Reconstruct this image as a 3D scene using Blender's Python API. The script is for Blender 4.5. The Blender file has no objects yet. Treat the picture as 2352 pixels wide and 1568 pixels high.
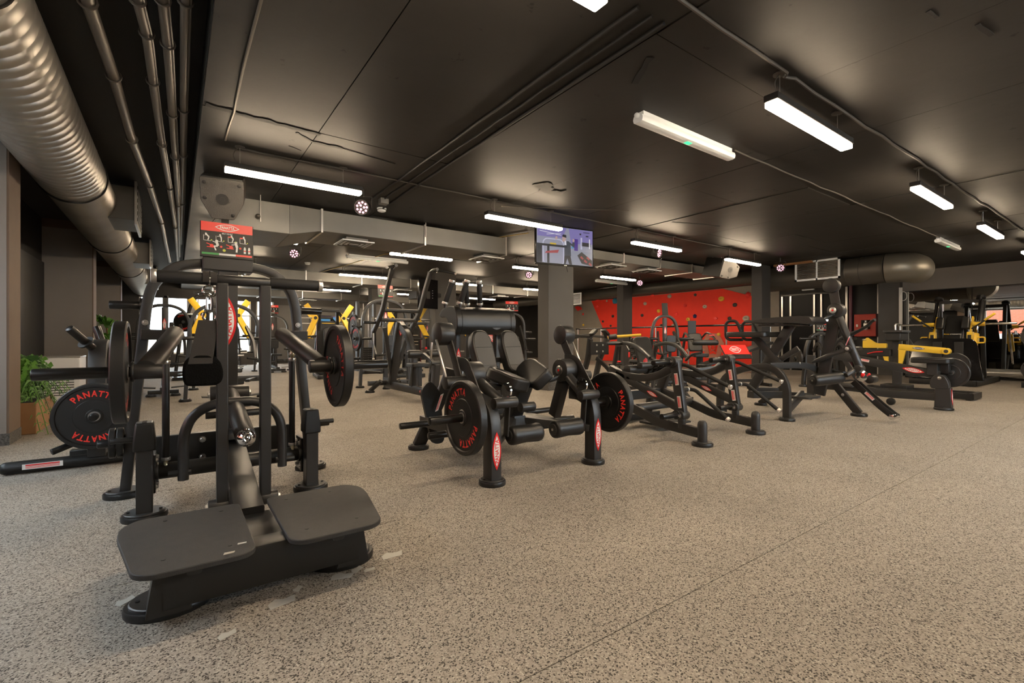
import bpy, math, random
from mathutils import Vector, Matrix
random.seed(7)
S = bpy.context.scene
COL = S.collection
# ---------------------------------------------------------------- camera, world, exposure
# The room's own axes: x along the rows of lamps, y away along the side wall, z up, metres.
cam = bpy.data.cameras.new('camera')
cam.sensor_width = 36.0
cam.lens = 36.0 * 1085.0 / 2352.0
cam.shift_y = -4.0 / 2352.0
cam.clip_start = 0.02
co = bpy.data.objects.new('camera', cam)
co.location = (0, 0, 0.9)
co.rotation_euler = (math.radians(90), 0, math.radians(-35.5))
COL.objects.link(co)
S.camera = co
W = bpy.data.worlds.new('sky'); S.world = W
W.use_nodes = True
bg = W.node_tree.nodes['Background']
bg.inputs[0].default_value = (0.80, 0.90, 1.0, 1)
bg.inputs[1].default_value = 9.0
S.view_settings.view_transform = 'Standard'
S.view_settings.look = 'None'
S.view_settings.gamma = 1.0
S.view_settings.use_curve_mapping = False
S.view_settings.exposure = 0.0
LAMP = 100.0
CEIL, CEIL_SIDE = 2.62, 2.92
# ---------------------------------------------------------------- materials
M = {}
def mat(name, col, rough=0.5, metal=0.0, noise=None, bump=None, emit=None, spec=0.5, coat=0.0):
    """noise=(scale, amount, second colour)  bump=(scale, strength)"""
    m = bpy.data.materials.new(name); m.use_nodes = True
    nt = m.node_tree; b = nt.nodes['Principled BSDF']
    b.inputs['Base Color'].default_value = (*col, 1)
    b.inputs['Roughness'].default_value = rough
    b.inputs['Metallic'].default_value = metal
    b.inputs['Specular IOR Level'].default_value = spec
    b.inputs['Coat Weight'].default_value = coat
    tc = None
    if noise or bump:
        tc = nt.nodes.new('ShaderNodeTexCoord')
    if noise:
        n = nt.nodes.new('ShaderNodeTexNoise'); n.inputs['Scale'].default_value = noise[0]
        n.inputs['Detail'].default_value = 5
        nt.links.new(tc.outputs['Object'], n.inputs['Vector'])
        r = nt.nodes.new('ShaderNodeValToRGB')
        r.color_ramp.elements[0].position = 0.5 - noise[1]; r.color_ramp.elements[1].position = 0.5 + noise[1]
        r.color_ramp.elements[0].color = (*col, 1); r.color_ramp.elements[1].color = (*noise[2], 1)
        nt.links.new(n.outputs['Fac'], r.inputs['Fac']); nt.links.new(r.outputs['Color'], b.inputs['Base Color'])
    if bump:
        n = nt.nodes.new('ShaderNodeTexNoise'); n.inputs['Scale'].default_value = bump[0]; n.inputs['Detail'].default_value = 3
        nt.links.new(tc.outputs['Object'], n.inputs['Vector'])
        bp = nt.nodes.new('ShaderNodeBump'); bp.inputs['Strength'].default_value = bump[1]; bp.inputs['Distance'].default_value = 0.004
        nt.links.new(n.outputs['Fac'], bp.inputs['Height']); nt.links.new(bp.outputs['Normal'], b.inputs['Normal'])
    if emit:
        b.inputs['Emission Color'].default_value = (*emit[:3], 1); b.inputs['Emission Strength'].default_value = emit[3]
    M[name] = m
    return m
mat('frame', (0.030, 0.0295, 0.029), 0.38, 0.2, bump=(900, 0.08))
mat('frame_dark', (0.014, 0.0138, 0.0135), 0.42, 0.2, bump=(900, 0.08))
mat('horn', (0.014, 0.0137, 0.0135), 0.28, 0.3)
mat('rubber', (0.0065, 0.0065, 0.0065), 0.45, bump=(300, 0.12))
mat('foot', (0.008, 0.008, 0.008), 0.40)
mat('pad', (0.011, 0.011, 0.011), 0.36, bump=(420, 0.22))
mat('pad_grey', (0.036, 0.0365, 0.037), 0.42, bump=(420, 0.2))
mat('foam', (0.010, 0.010, 0.010), 0.7, bump=(250, 0.15))
mat('fabric', (0.030, 0.027, 0.024), 0.9, bump=(600, 0.5))
mat('fleece', (0.004, 0.004, 0.004), 1.0, bump=(200, 0.6), spec=0.1)
mat('plate_top', (0.021, 0.0205, 0.020), 0.66, noise=(30, 0.35, (0.033, 0.031, 0.029)), bump=(350, 0.4))
mat('chrome', (0.82, 0.82, 0.82), 0.10, 1.0)
mat('steel', (0.55, 0.54, 0.52), 0.30, 1.0)
mat('brass', (0.70, 0.62, 0.42), 0.32, 1.0)
mat('alu', (0.72, 0.70, 0.67), 0.32, 0.85)
mat('white', (0.78, 0.77, 0.75), 0.45)
mat('red', (0.72, 0.012, 0.012), 0.40)
mat('red_dull', (0.36, 0.028, 0.014), 0.45)
mat('red_light', (0.85, 0.04, 0.03), 0.35)
mat('yellow', (0.72, 0.46, 0.035), 0.38)
mat('green', (0.05, 0.33, 0.08), 0.45)
mat('lime', (0.55, 0.60, 0.08), 0.45)
mat('blue', (0.02, 0.24, 0.42), 0.5)
mat('darkblue', (0.01, 0.02, 0.10), 0.5)
mat('stone', (0.42, 0.37, 0.30), 0.75)
mat('maroon', (0.10, 0.012, 0.025), 0.4)
mat('duct', (0.40, 0.38, 0.35), 0.40, 0.75, noise=(2.5, 0.3, (0.30, 0.285, 0.26)))
mat('duct_flat', (0.215, 0.212, 0.203), 0.52, 0.4, noise=(1.8, 0.3, (0.16, 0.157, 0.148)))
mat('column_dark', (0.045, 0.043, 0.042), 0.8)
mat('duct_dark', (0.085, 0.078, 0.068), 0.45, 0.5)
mat('pipe', (0.11, 0.095, 0.08), 0.45, 0.4)
mat('wire', (0.10, 0.09, 0.08), 0.45, 0.2)
mat('wire_yellow', (0.40, 0.27, 0.07), 0.5)
mat('wall_grey', (0.25, 0.225, 0.21), 0.85, noise=(2.0, 0.35, (0.215, 0.195, 0.18)), bump=(40, 0.12))
mat('column', (0.090, 0.087, 0.084), 0.8, noise=(2.0, 0.35, (0.075, 0.072, 0.07)), bump=(60, 0.12))
mat('brown', (0.15, 0.105, 0.075), 0.8, noise=(3, 0.3, (0.12, 0.082, 0.058)))
mat('wall_black', (0.006, 0.006, 0.007), 0.75)
mat('wall_navy', (0.006, 0.0065, 0.009), 0.6)
mat('wall_dark', (0.045, 0.042, 0.040), 0.8, noise=(1.5, 0.3, (0.035, 0.033, 0.031)))
mat('climb_grey', (0.26, 0.23, 0.195), 0.85, noise=(4, 0.35, (0.22, 0.195, 0.165)))
mat('climb_red', (0.84, 0.032, 0.010), 0.7, noise=(5, 0.35, (0.74, 0.026, 0.009)))
mat('plinth', (0.12, 0.115, 0.11), 0.8, noise=(90, 0.12, (0.045, 0.043, 0.04)))
mat('mirror', (0.86, 0.88, 0.87), 0.01, 1.0)
mat('black_gloss', (0.006, 0.006, 0.007), 0.12)
mat('door_glass', (0.006, 0.006, 0.007), 0.35, spec=0.12)
mat('black', (0.008, 0.008, 0.008), 0.55)
mat('speaker', (0.045, 0.041, 0.037), 0.5, bump=(160, 0.9))
mat('lamp_body', (0.02, 0.019, 0.018), 0.45)
mat('lamp', (0.9, 0.88, 0.84), 0.5, emit=(1.0, 0.785, 0.54, LAMP))
mat('tube_white', (0.80, 0.84, 0.88), 0.35)
mat('led_green', (0.02, 0.3, 0.1), 0.4, emit=(0.05, 1.0, 0.35, 1.5))
mat('led_pink', (0.6, 0.2, 0.3), 0.4, emit=(1.0, 0.42, 0.55, 3.2))
mat('led_white', (0.8, 0.8, 0.8), 0.4, emit=(1.0, 0.95, 0.9, 5))
mat('leaf', (0.045, 0.16, 0.018), 0.5, noise=(9, 0.3, (0.11, 0.26, 0.03)))
mat('leaf_dark', (0.02, 0.075, 0.012), 0.5, noise=(9, 0.3, (0.04, 0.12, 0.02)))
mat('wood', (0.36, 0.185, 0.075), 0.55, noise=(6, 0.3, (0.27, 0.13, 0.05)))
mat('brick', (0.50, 0.115, 0.055), 0.85, noise=(30, 0.3, (0.40, 0.085, 0.04)))
mat('mortar', (0.35, 0.30, 0.26), 0.9)
mat('ramp', (0.33, 0.33, 0.33), 0.8)
mat('skin', (0.5, 0.33, 0.26), 0.6)
mat('tape', (0.42, 0.41, 0.38), 0.5)
def glass(name, col, rough=0.02):
    m = mat(name, col, rough); b = m.node_tree.nodes['Principled BSDF']
    b.inputs['Transmission Weight'].default_value = 1.0; b.inputs['IOR'].default_value = 1.05
    return m
glass('glass', (0.97, 0.99, 0.98))
def screen_mat(name, col, strength):
    return mat(name, tuple(c * .08 for c in col), 0.3, emit=(*col, strength))
for n_, c_ in dict(scr_violet=(0.22, 0.19, 0.46), scr_grey=(0.30, 0.31, 0.40), scr_dark=(0.02, 0.022, 0.03), scr_light=(0.55, 0.54, 0.72),
                   scr_red=(0.36, 0.06, 0.07), scr_skin=(0.52, 0.36, 0.33), scr_suit=(0.045, 0.055, 0.075), scr_yellow=(0.6, 0.42, 0.03),
                   scr_blue=(0.08, 0.30, 0.55), scr_floor=(0.26, 0.28, 0.36), scr_deep=(0.07, 0.03, 0.26), scr_white=(0.75, 0.75, 0.85)).items():
    screen_mat(n_, c_, 0.72)

def floor_mat():
    m = bpy.data.materials.new('rubber_floor'); m.use_nodes = True; nt = m.node_tree; b = nt.nodes['Principled BSDF']
    tc = nt.nodes.new('ShaderNodeTexCoord')
    v = nt.nodes.new('ShaderNodeTexVoronoi'); v.inputs['Scale'].default_value = 240
    nt.links.new(tc.outputs['Object'], v.inputs['Vector'])
    bw = nt.nodes.new('ShaderNodeSeparateColor'); nt.links.new(v.outputs['Color'], bw.inputs['Color'])
    r = nt.nodes.new('ShaderNodeValToRGB'); r.color_ramp.interpolation = 'CONSTANT'
    e = r.color_ramp.elements
    e[0].position = 0; e[0].color = (0.050, 0.042, 0.035, 1)
    e[1].position = 0.17; e[1].color = (0.20, 0.176, 0.150, 1)
    for pos, c in ((0.30, (0.30, 0.265, 0.226)), (0.66, (0.345, 0.305, 0.26)), (0.94, (0.46, 0.415, 0.36))):
        x = e.new(pos); x.color = (*c, 1)
    nt.links.new(bw.outputs['Red'], r.inputs['Fac'])
    n = nt.nodes.new('ShaderNodeTexNoise'); n.inputs['Scale'].default_value = 1.1; n.inputs['Detail'].default_value = 4
    nt.links.new(tc.outputs['Object'], n.inputs['Vector'])
    mr = nt.nodes.new('ShaderNodeMapRange'); mr.inputs['From Min'].default_value = 0.3; mr.inputs['From Max'].default_value = 0.7
    mr.inputs['To Min'].default_value = 0.84; mr.inputs['To Max'].default_value = 1.08
    nt.links.new(n.outputs['Fac'], mr.inputs['Value'])
    mx = nt.nodes.new('ShaderNodeMix'); mx.data_type = 'RGBA'; mx.blend_type = 'MULTIPLY'; mx.inputs['Factor'].default_value = 1
    nt.links.new(r.outputs['Color'], mx.inputs['A']); nt.links.new(mr.outputs['Result'], mx.inputs['B'])
    nt.links.new(mx.outputs['Result'], b.inputs['Base Color'])
    b.inputs['Roughness'].default_value = 0.72; b.inputs['Specular IOR Level'].default_value = 0.35
    bp = nt.nodes.new('ShaderNodeBump'); bp.inputs['Strength'].default_value = 0.35; bp.inputs['Distance'].default_value = 0.002
    nt.links.new(v.outputs['Distance'], bp.inputs['Height']); nt.links.new(bp.outputs['Normal'], b.inputs['Normal'])
    M['floor'] = m
floor_mat()
def ceiling_mat():
    m = bpy.data.materials.new('painted_concrete'); m.use_nodes = True; nt = m.node_tree; b = nt.nodes['Principled BSDF']
    tc = nt.nodes.new('ShaderNodeTexCoord')
    n = nt.nodes.new('ShaderNodeTexNoise'); n.inputs['Scale'].default_value = 0.9; n.inputs['Detail'].default_value = 6
    nt.links.new(tc.outputs['Object'], n.inputs['Vector'])
    r = nt.nodes.new('ShaderNodeValToRGB'); e = r.color_ramp.elements
    e[0].position = 0.3; e[0].color = (0.020, 0.0187, 0.0178, 1); e[1].position = 0.7; e[1].color = (0.032, 0.0298, 0.0282, 1)
    nt.links.new(n.outputs['Fac'], r.inputs['Fac'])
    # scuffs and flaked paint: sparse dark flecks
    n2 = nt.nodes.new('ShaderNodeTexNoise'); n2.inputs['Scale'].default_value = 5.5; n2.inputs['Detail'].default_value = 7; n2.inputs['Roughness'].default_value = 0.62
    nt.links.new(tc.outputs['Object'], n2.inputs['Vector'])
    r2 = nt.nodes.new('ShaderNodeValToRGB'); r2.color_ramp.elements[0].position = 0.665; r2.color_ramp.elements[1].position = 0.70
    nt.links.new(n2.outputs['Fac'], r2.inputs['Fac'])
    mx = nt.nodes.new('ShaderNodeMix'); mx.data_type = 'RGBA'
    nt.links.new(r2.outputs['Color'], mx.inputs['Factor']); nt.links.new(r.outputs['Color'], mx.inputs['A'])
    mx.inputs['B'].default_value = (0.006, 0.0057, 0.0055, 1)
    nt.links.new(mx.outputs['Result'], b.inputs['Base Color'])
    b.inputs['Roughness'].default_value = 0.55; b.inputs['Specular IOR Level'].default_value = 0.22
    bp = nt.nodes.new('ShaderNodeBump'); bp.inputs['Strength'].default_value = 0.30; bp.inputs['Distance'].default_value = 0.012
    n3 = nt.nodes.new('ShaderNodeTexNoise'); n3.inputs['Scale'].default_value = 3.2; n3.inputs['Detail'].default_value = 8
    nt.links.new(tc.outputs['Object'], n3.inputs['Vector'])
    nt.links.new(n3.outputs['Fac'], bp.inputs['Height']); nt.links.new(bp.outputs['Normal'], b.inputs['Normal'])
    M['ceiling'] = m
ceiling_mat()

# ---------------------------------------------------------------- mesh helpers
def fil(pts, r, n=5):
    """round the inner corners of an open polyline"""
    P = [Vector(p) for p in pts]; out = [P[0]]
    for i in range(1, len(P) - 1):
        a, b, c = P[i - 1], P[i], P[i + 1]
        d1, d2 = (a - b), (c - b); l = min(r, d1.length * 0.49, d2.length * 0.49)
        p0, p2 = b + d1.normalized() * l, b + d2.normalized() * l
        for k in range(n + 1):
            t = k / n; out.append(p0 * (1 - t) ** 2 + b * 2 * t * (1 - t) + p2 * t * t)
    out.append(P[-1]); return out
def fil_closed(pts, r, n=4):
    P = [Vector((*p, 0)) for p in pts]; out = []; N = len(P)
    for i in range(N):
        a, b, c = P[i - 1], P[i], P[(i + 1) % N]
        rr = r[i] if isinstance(r, (list, tuple)) else r
        d1, d2 = a - b, c - b; l = min(rr, d1.length * 0.49, d2.length * 0.49)
        p0, p2 = b + d1.normalized() * l, b + d2.normalized() * l
        for k in range(n + 1):
            t = k / n; q = p0 * (1 - t) ** 2 + b * 2 * t * (1 - t) + p2 * t * t; out.append((q.x, q.y))
    return out
def rrect(w, h, r, n=4):
    return fil_closed([(-w / 2, -h / 2), (w / 2, -h / 2), (w / 2, h / 2), (-w / 2, h / 2)], r, n)
class MB:
    def __init__(s): s.v = []; s.f = []
    def add(s, vs, fs):
        o = len(s.v); s.v += [tuple(q) for q in vs]; s.f += [tuple(i + o for i in f) for f in fs]; return s
    def box(s, c, d, rot=None):
        c = Vector(c); h = Vector(d) / 2
        vs = [Vector((x * h.x, y * h.y, z * h.z)) for x in (-1, 1) for y in (-1, 1) for z in (-1, 1)]
        if rot is not None: vs = [rot @ q for q in vs]
        return s.add([q + c for q in vs], [(0, 1, 3, 2), (4, 6, 7, 5), (0, 4, 5, 1), (2, 3, 7, 6), (0, 2, 6, 4), (1, 5, 7, 3)])
    def rng(s, a, b):
        a, b = Vector(a), Vector(b); return s.box((a + b) / 2, b - a)
    def sweep(s, pts, prof, side=None, caps=True, closed=False):
        """prof is a list of (along side, along side x tangent) offsets"""
        P = [Vector(p) for p in pts]; n = len(P)
        def tang(i):
            if closed: return (P[(i + 1) % n] - P[i - 1]).normalized()
            if i == 0: return (P[1] - P[0]).normalized()
            if i == n - 1: return (P[-1] - P[-2]).normalized()
            return ((P[i + 1] - P[i]).normalized() + (P[i] - P[i - 1]).normalized()).normalized()
        T = [tang(i) for i in range(n)]
        fixed = side is not None
        if not fixed:
            side = Vector((0, 0, 1)) if abs(T[0].z) < 0.9 else Vector((1, 0, 0))
        A = Vector(side); rings = []; prev = None
        for i in range(n):
            t = T[i]
            A = (A - t * A.dot(t)).normalized()
            B = t.cross(A)
            k = 1.0
            if 0 < i < n - 1 or closed:
                d = (P[(i + 1) % n] - P[i]).normalized(); k = 1 / max(0.5, abs(d.dot(t)))
            ring = []
            for (x, y) in prof:
                q = A * x + B * y
                if fixed and k != 1.0: q = A * x + B * y * k
                ring.append(P[i] + q)
            rings.append(ring)
        m = len(prof); vs = [q for r in rings for q in r]; fs = []
        for i in range(n if closed else n - 1):
            for j in range(m):
                a, b = i * m + j, i * m + (j + 1) % m; c, d = ((i + 1) % n) * m + (j + 1) % m, ((i + 1) % n) * m + j
                fs.append((a, d, c, b))
        if caps and not closed:
            fs.append(tuple(range(m))); fs.append(tuple(reversed([(n - 1) * m + j for j in range(m)])))
        return s.add(vs, fs)
    def tube(s, pts, r, seg=14, side=None, closed=False):
        return s.sweep(pts, [(r * math.cos(2 * math.pi * k / seg), r * math.sin(2 * math.pi * k / seg)) for k in range(seg)], side, True, closed)
    def bar(s, pts, w, h, side=(1, 0, 0), r=0.006):
        """rectangular section: w along 'side', h across it"""
        return s.sweep(pts, rrect(w, h, r, 2) if r else [(-w / 2, -h / 2), (w / 2, -h / 2), (w / 2, h / 2), (-w / 2, h / 2)], side)
    def lathe(s, prof, o, axis, seg=28, sx=1.0, ref=None):
        """prof [(radius, height)] turned about axis at o; sx stretches along ref"""
        o = Vector(o); ax = Vector(axis).normalized()
        A = Vector(ref) if ref else (Vector((0, 0, 1)) if abs(ax.z) < 0.9 else Vector((1, 0, 0)))
        A = (A - ax * A.dot(ax)).normalized(); B = ax.cross(A)
        vs = []; fs = []; n = len(prof)
        for k in range(seg):
            a = 2 * math.pi * k / seg
            for (r, h) in prof: vs.append(o + ax * h + A * (r * math.cos(a) * sx) + B * (r * math.sin(a)))
        for k in range(seg):
            k2 = (k + 1) % seg
            for i in range(n - 1): fs.append((k * n + i, k2 * n + i, k2 * n + i + 1, k * n + i + 1))
        fs.append(tuple(k * n for k in reversed(range(seg)))); fs.append(tuple(k * n + n - 1 for k in range(seg)))
        return s.add(vs, fs)
    def cyl(s, a, b, r, seg=20, bev=0.0):
        a, b = Vector(a), Vector(b); L = (b - a).length
        pr = [(r, 0), (r, L)] if not bev else [(r - bev, 0), (r - bev * .3, bev * .3), (r, bev), (r, L - bev), (r - bev * .3, L - bev * .3), (r - bev, L)]
        return s.lathe(pr, a, b - a, seg)
    def prism(s, out, o, ex, ey, th):
        """2-D outline in the ex/ey plane at o, extruded by th along ex x ey (both ways)"""
        o, ex, ey = Vector(o), Vector(ex).normalized(), Vector(ey).normalized(); ez = ex.cross(ey)
        n = len(out); vs = [o + ex * x + ey * y - ez * th / 2 for x, y in out] + [o + ex * x + ey * y + ez * th / 2 for x, y in out]
        fs = [tuple(reversed(range(n))), tuple(range(n, 2 * n))] + [(i, (i + 1) % n, n + (i + 1) % n, n + i) for i in range(n)]
        return s.add(vs, fs)
    def ball(s, c, r, seg=14, sc=(1, 1, 1)):
        pr = [(max(1e-4, math.sin(math.pi * k / 8)), -math.cos(math.pi * k / 8)) for k in range(9)]
        n0 = len(s.v); s.lathe(pr, (0, 0, 0), (0, 0, 1), seg)
        for i in range(n0, len(s.v)): s.v[i] = tuple(c[j] + s.v[i][j] * r * sc[j] for j in range(3))
        return s
    def mesh(s, name, material):
        me = bpy.data.meshes.new(name); me.from_pydata(s.v, [], s.f); me.update()
        me.materials.append(M[material]); return me
    def build(s, name, material, parent=None, bev=0.0, seg=2, ang=38, label=None, loc=None):
        me = s.mesh(name, material)
        for p_ in me.polygons: p_.use_smooth = True
        me.set_sharp_from_angle(angle=math.radians(ang))
        o = bpy.data.objects.new(name, me); COL.objects.link(o)
        if parent: o.parent = parent
        if loc: o.location = loc
        if bev:
            b = o.modifiers.new('bevel', 'BEVEL'); b.width = bev; b.segments = seg; b.limit_method = 'ANGLE'; b.angle_limit = math.radians(40)
        if label: o['label'] = label
        return o
def tag(o, label, cat, group=None):
    o['label'] = label; o['category'] = cat
    if group: o['group'] = group
    return o
def thing(name, label, cat, loc, rz=0.0, group=None):
    o = bpy.data.objects.new(name, None); COL.objects.link(o); o.empty_display_size = 0.1
    o.location = loc if len(loc) == 3 else (*loc, 0); o.rotation_euler = (0, 0, math.radians(rz))
    return tag(o, label, cat, group)
def struct(o): o['kind'] = 'structure'; return o
def dup(o, loc=None, label=None, parent=None, rz=None, group=None):
    c = o.copy(); COL.objects.link(c); c.parent = parent
    if loc is not None: c.location = loc if len(loc) == 3 else (*loc, 0)
    if rz is not None: c.rotation_euler = (0, 0, math.radians(rz))
    if label: c['label'] = label
    if group: c['group'] = group
    for ch in o.children: dup(ch, parent=c)
    return c
# lettering: default font turned into plain meshes, cached by string
_txt = {}
def letters(text, bold=0.022, space=1.0):
    key = (text, bold, space)
    if key not in _txt:
        c = bpy.data.curves.new('lettering', 'FONT'); c.body = text; c.size = 1.0; c.offset = bold; c.resolution_u = 3; c.space_character = space
        c.align_x = 'CENTER'; c.align_y = 'CENTER'
        o = bpy.data.objects.new('lettering', c); COL.objects.link(o)
        dg = bpy.context.evaluated_depsgraph_get(); dg.update()
        me = bpy.data.meshes.new_from_object(o.evaluated_get(dg))
        vs = [tuple(v.co) for v in me.vertices]; fs = [tuple(p.vertices) for p in me.polygons]
        bpy.data.objects.remove(o); bpy.data.curves.remove(c); bpy.data.meshes.remove(me)
        x0, x1 = min(v[0] for v in vs), max(v[0] for v in vs); y0, y1 = min(v[1] for v in vs), max(v[1] for v in vs)
        vs = [((v[0] - (x0 + x1) / 2), (v[1] - (y0 + y1) / 2)) for v in vs]
        _txt[key] = (vs, fs, x1 - x0, y1 - y0)
    return _txt[key]
def text_flat(mb, text, o, ex, ey, w, h, bold=0.022):
    vs, fs, tw, th = letters(text, bold); o, ex, ey = Vector(o), Vector(ex).normalized(), Vector(ey).normalized()
    return mb.add([o + ex * (x / tw * w) + ey * (y / th * h) for x, y in vs], fs)
def vesica(w, h, n=10):
    """lens outline, w long, h high"""
    out = []
    for k in range(n): t = -1 + 2 * k / n; out.append((t * w / 2, -h / 2 * (1 - t * t)))
    for k in range(n): t = 1 - 2 * k / n; out.append((t * w / 2, h / 2 * (1 - t * t)))
    return out
def logo(parent, o, ex, ey, w, h, inverse=False):
    """lens-shaped maker's badge; inverse: white line and letters on a red ground"""
    o, ex, ey = Vector(o), Vector(ex).normalized(), Vector(ey).normalized(); ez = ex.cross(ey)
    a, b = ('white', 'red') if inverse else ('red', 'white')
    r = MB().prism(vesica(w, h), o, ex, ey, 0.003).build('logo_badge', a, parent)
    MB().prism(vesica(w * (.86 if inverse else .80), h * (.78 if inverse else .70)), o + ez * 0.0012, ex, ey, 0.003).build('badge_field', b, r)
    t = MB(); text_flat(t, 'PANATTA', o + ez * 0.0030, ex, ey, w * 0.62, h * 0.42); t.build('badge_lettering', a, r)
    return r
def foot_disc(parent, x, y, r=0.085, sx=1.0, ref=(1, 0, 0)):
    f = MB().lathe([(r * .98, 0), (r, .006), (r, .022), (r * .97, .028)], (x, y, 0), (0, 0, 1), 28, sx, ref).build('foot', 'foot', parent)
    MB().lathe([(r * .88, .028), (r * .88, .034), (r * .85, .037)], (x, y, 0), (0, 0, 1), 28, sx, ref).build('foot_flange', 'frame', f)
    for s_ in (-1, 1):
        MB().lathe([(.007, .036), (.007, .042)], (x + ref[0] * s_ * r * .68 * sx, y + ref[1] * s_ * r * .68 * sx, 0), (0, 0, 1), 8).build('bolt', 'black', f)
    return f
def bolt(parent, o, axis, r=0.011, m='steel'):
    return MB().lathe([(r * 1.5, 0), (r * 1.5, .003), (r, .003), (r, .009), (r * .7, .012)], o, axis, 10).build('bolt', m, parent)
def warning(parent, o, ex, ey, w, h):
    o, ex, ey = Vector(o), Vector(ex).normalized(), Vector(ey).normalized(); ez = ex.cross(ey)
    r = MB().prism([(-w / 2, -h / 2), (w / 2, -h / 2), (w / 2, h / 2), (-w / 2, h / 2)], o, ex, ey, .002).build('warning_label', 'white', parent)
    b = MB(); b.prism(rrect(w * .84, h * .22, .001, 1), o + ez * .0008 + ey * h * .28, ex, ey, .002)
    for k in range(3): b.prism(rrect(w * .84, h * .07, .001, 1), o + ez * .0008 + ey * h * (.05 - .17 * k), ex, ey, .002)
    b.build('warning_print', 'red', r); return r
def cushion(mb, c, d, rot=None): return mb.box(c, d, rot)
# ================================================================ the room
U0, U1, V0, V1 = -1.8, 15.0, -2.5, 19.5
def wall(name, rects, m, parent=None):
    b = MB()
    for a, c in rects: b.rng(a, c)
    o = b.build(name, m, parent)
    return o if parent else struct(o)
# floor: a screed with long rubber mats laid side by side, joints along x
fl = struct(MB().rng((U0 - .3, V0 - .3, -.20), (U1 + .3, V1 + .3, -.012)).build('floor', 'plinth'))
v = 1.0 - 1.25 * 4
while v < V1:
    a, b = max(v, V0), min(v + 1.25, V1)
    MB().rng((U0, a + .0018, -.012), (U1, b - .0018, 0)).build('floor_mat', 'floor', fl)
    v += 1.25
# ceiling: concrete slabs 1.2 m wide over the main hall, a higher dark bay over the side aisle
ce = struct(MB().rng((U0 - .3, V0 - .3, CEIL_SIDE + .02), (U1 + .3, V1 + .3, CEIL_SIDE + .25)).build('ceiling', 'wall_black'))
MB().rng((U0, V0, CEIL_SIDE), (.16, V1, CEIL_SIDE + .02)).build('aisle_slab', 'wall_black', ce)
us = [.16, .97, 2.20, 3.43, 4.62, 5.82, 7.02, 8.22, 9.42, 10.62, 11.82, 13.02, 14.22, U1]
cuts = {0: [4.13, 10.3, 16], 1: [4.13, 9.2, 15], 2: [1.69, 8.1, 14.2], 3: [1.69, 7.6, 13.3], 4: [3.2, 9.0, 15], 5: [2.4, 8.4, 14], 6: [4.4, 10], 7: [3.6, 9.7]}
for i in range(len(us) - 1):
    vs = [V0] + cuts.get(i, [3.9, 10.1, 15.6]) + [V1]
    for j in range(len(vs) - 1):
        dz = random.uniform(-.004, .004)
        g = .004
        MB().rng((us[i] + g, vs[j] + g, CEIL + dz), (us[i + 1] - g, vs[j + 1] - g, CEIL + .12)).build('ceiling_slab', 'ceiling', ce)
MB().rng((.16, V0, CEIL + .05), (U1, V1, CEIL_SIDE + .02)).build('slab_core', 'black', ce)
# old plaster scars and flaked paint under the slabs
def scar(pts, w, seed, m='wall_black'):
    r = random.Random(seed); P = [Vector((*p, 0)) for p in pts]; up, dn = [], []
    for i in range(len(P) - 1):
        d = (P[i + 1] - P[i]); n = max(3, int(d.length / .05)); s = Vector((-d.y, d.x, 0)).normalized()
        for k in range(n + (i == len(P) - 2)):
            q = P[i].lerp(P[i + 1], k / n); up.append((q + s * w * r.uniform(.3, .6)).xy[:]); dn.append((q - s * w * r.uniform(.2, .8)).xy[:])
    out = [tuple(q) for q in dn] + [tuple(q) for q in reversed(up)]
    MB().prism(out, (0, 0, CEIL - .006), X_, Y_, .004).build('plaster_scar', m, ce)
X_, Y_ = (1, 0, 0), (0, 1, 0)
scar([(.18, 4.10), (.55, 4.135), (.99, 4.15)], .055, 1); scar([(.82, 4.22), (.98, 4.34)], .02, 2); scar([(.98, 4.34), (1.22, 4.33)], .045, 3); scar([(1.22, 4.33), (1.75, 4.42)], .012, 4); scar([(.82, 4.55), (.93, 4.60)], .01, 9)
mat('flaked', (0.05, 0.047, 0.044), .7)
scar([(3.25, 4.05), (3.55, 4.22), (3.7, 4.15)], .16, 5, 'flaked'); scar([(2.35, 1.85), (2.5, 2.1)], .04, 6); scar([(3.55, .62), (3.75, .60)], .03, 7); scar([(3.2, .75), (3.3, .73)], .02, 8); scar([(5.9, 4.25), (6.3, 4.1), (6.7, 4.0)], .03, 10)
# side wall with pillars; window beside the camera looks out on a brick house
WL = [((U0 - .2, V0, 0), (U0, .6, CEIL_SIDE)), ((U0 - .2, .6, 0), (U0, 5.3, .75)), ((U0 - .2, .6, 2.35), (U0, 5.3, CEIL_SIDE)), ((U0 - .2, 5.3, 0), (U0, V1, CEIL_SIDE))]
wl = wall('wall_left', WL, 'wall_black')
for (a, b) in ((6.16, 10.9), (11.26, 16.0), (16.4, V1)):
    MB().rng((U0, a, 0), (U0 + .03, b, 2.18)).build('wall_panel', 'wall_navy', wl)
for a in (.6, 5.78, 10.9, 16.0):
    b = a + .37
    MB().rng((U0, a, .10), (-1.17, b, 2.78)).build('pillar', 'wall_grey', wl)
    MB().rng((-1.17, a + .004, .10), (-1.155, b, 2.78)).build('pillar_side', 'brown', wl)  # thin brown face on the pillar side toward the hall
    MB().rng((U0, a - .006, 0), (-1.15, b + .006, .10)).build('pillar_plinth', 'plinth', wl)
    MB().rng((U0, a - .02, 2.78), (-1.12, b + .02, CEIL_SIDE)).build('pillar_beam', 'brown', wl)
w1 = struct(MB().rng((U0 - .12, .6, .75), (U0 - .11, 5.3, 2.35)).build('window_1', 'glass'))
for vv in (.6, 2.15, 3.72, 5.26): MB().rng((U0 - .16, vv, .75), (U0 - .06, vv + .05, 2.35)).build('window_frame', 'white', w1)
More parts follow.
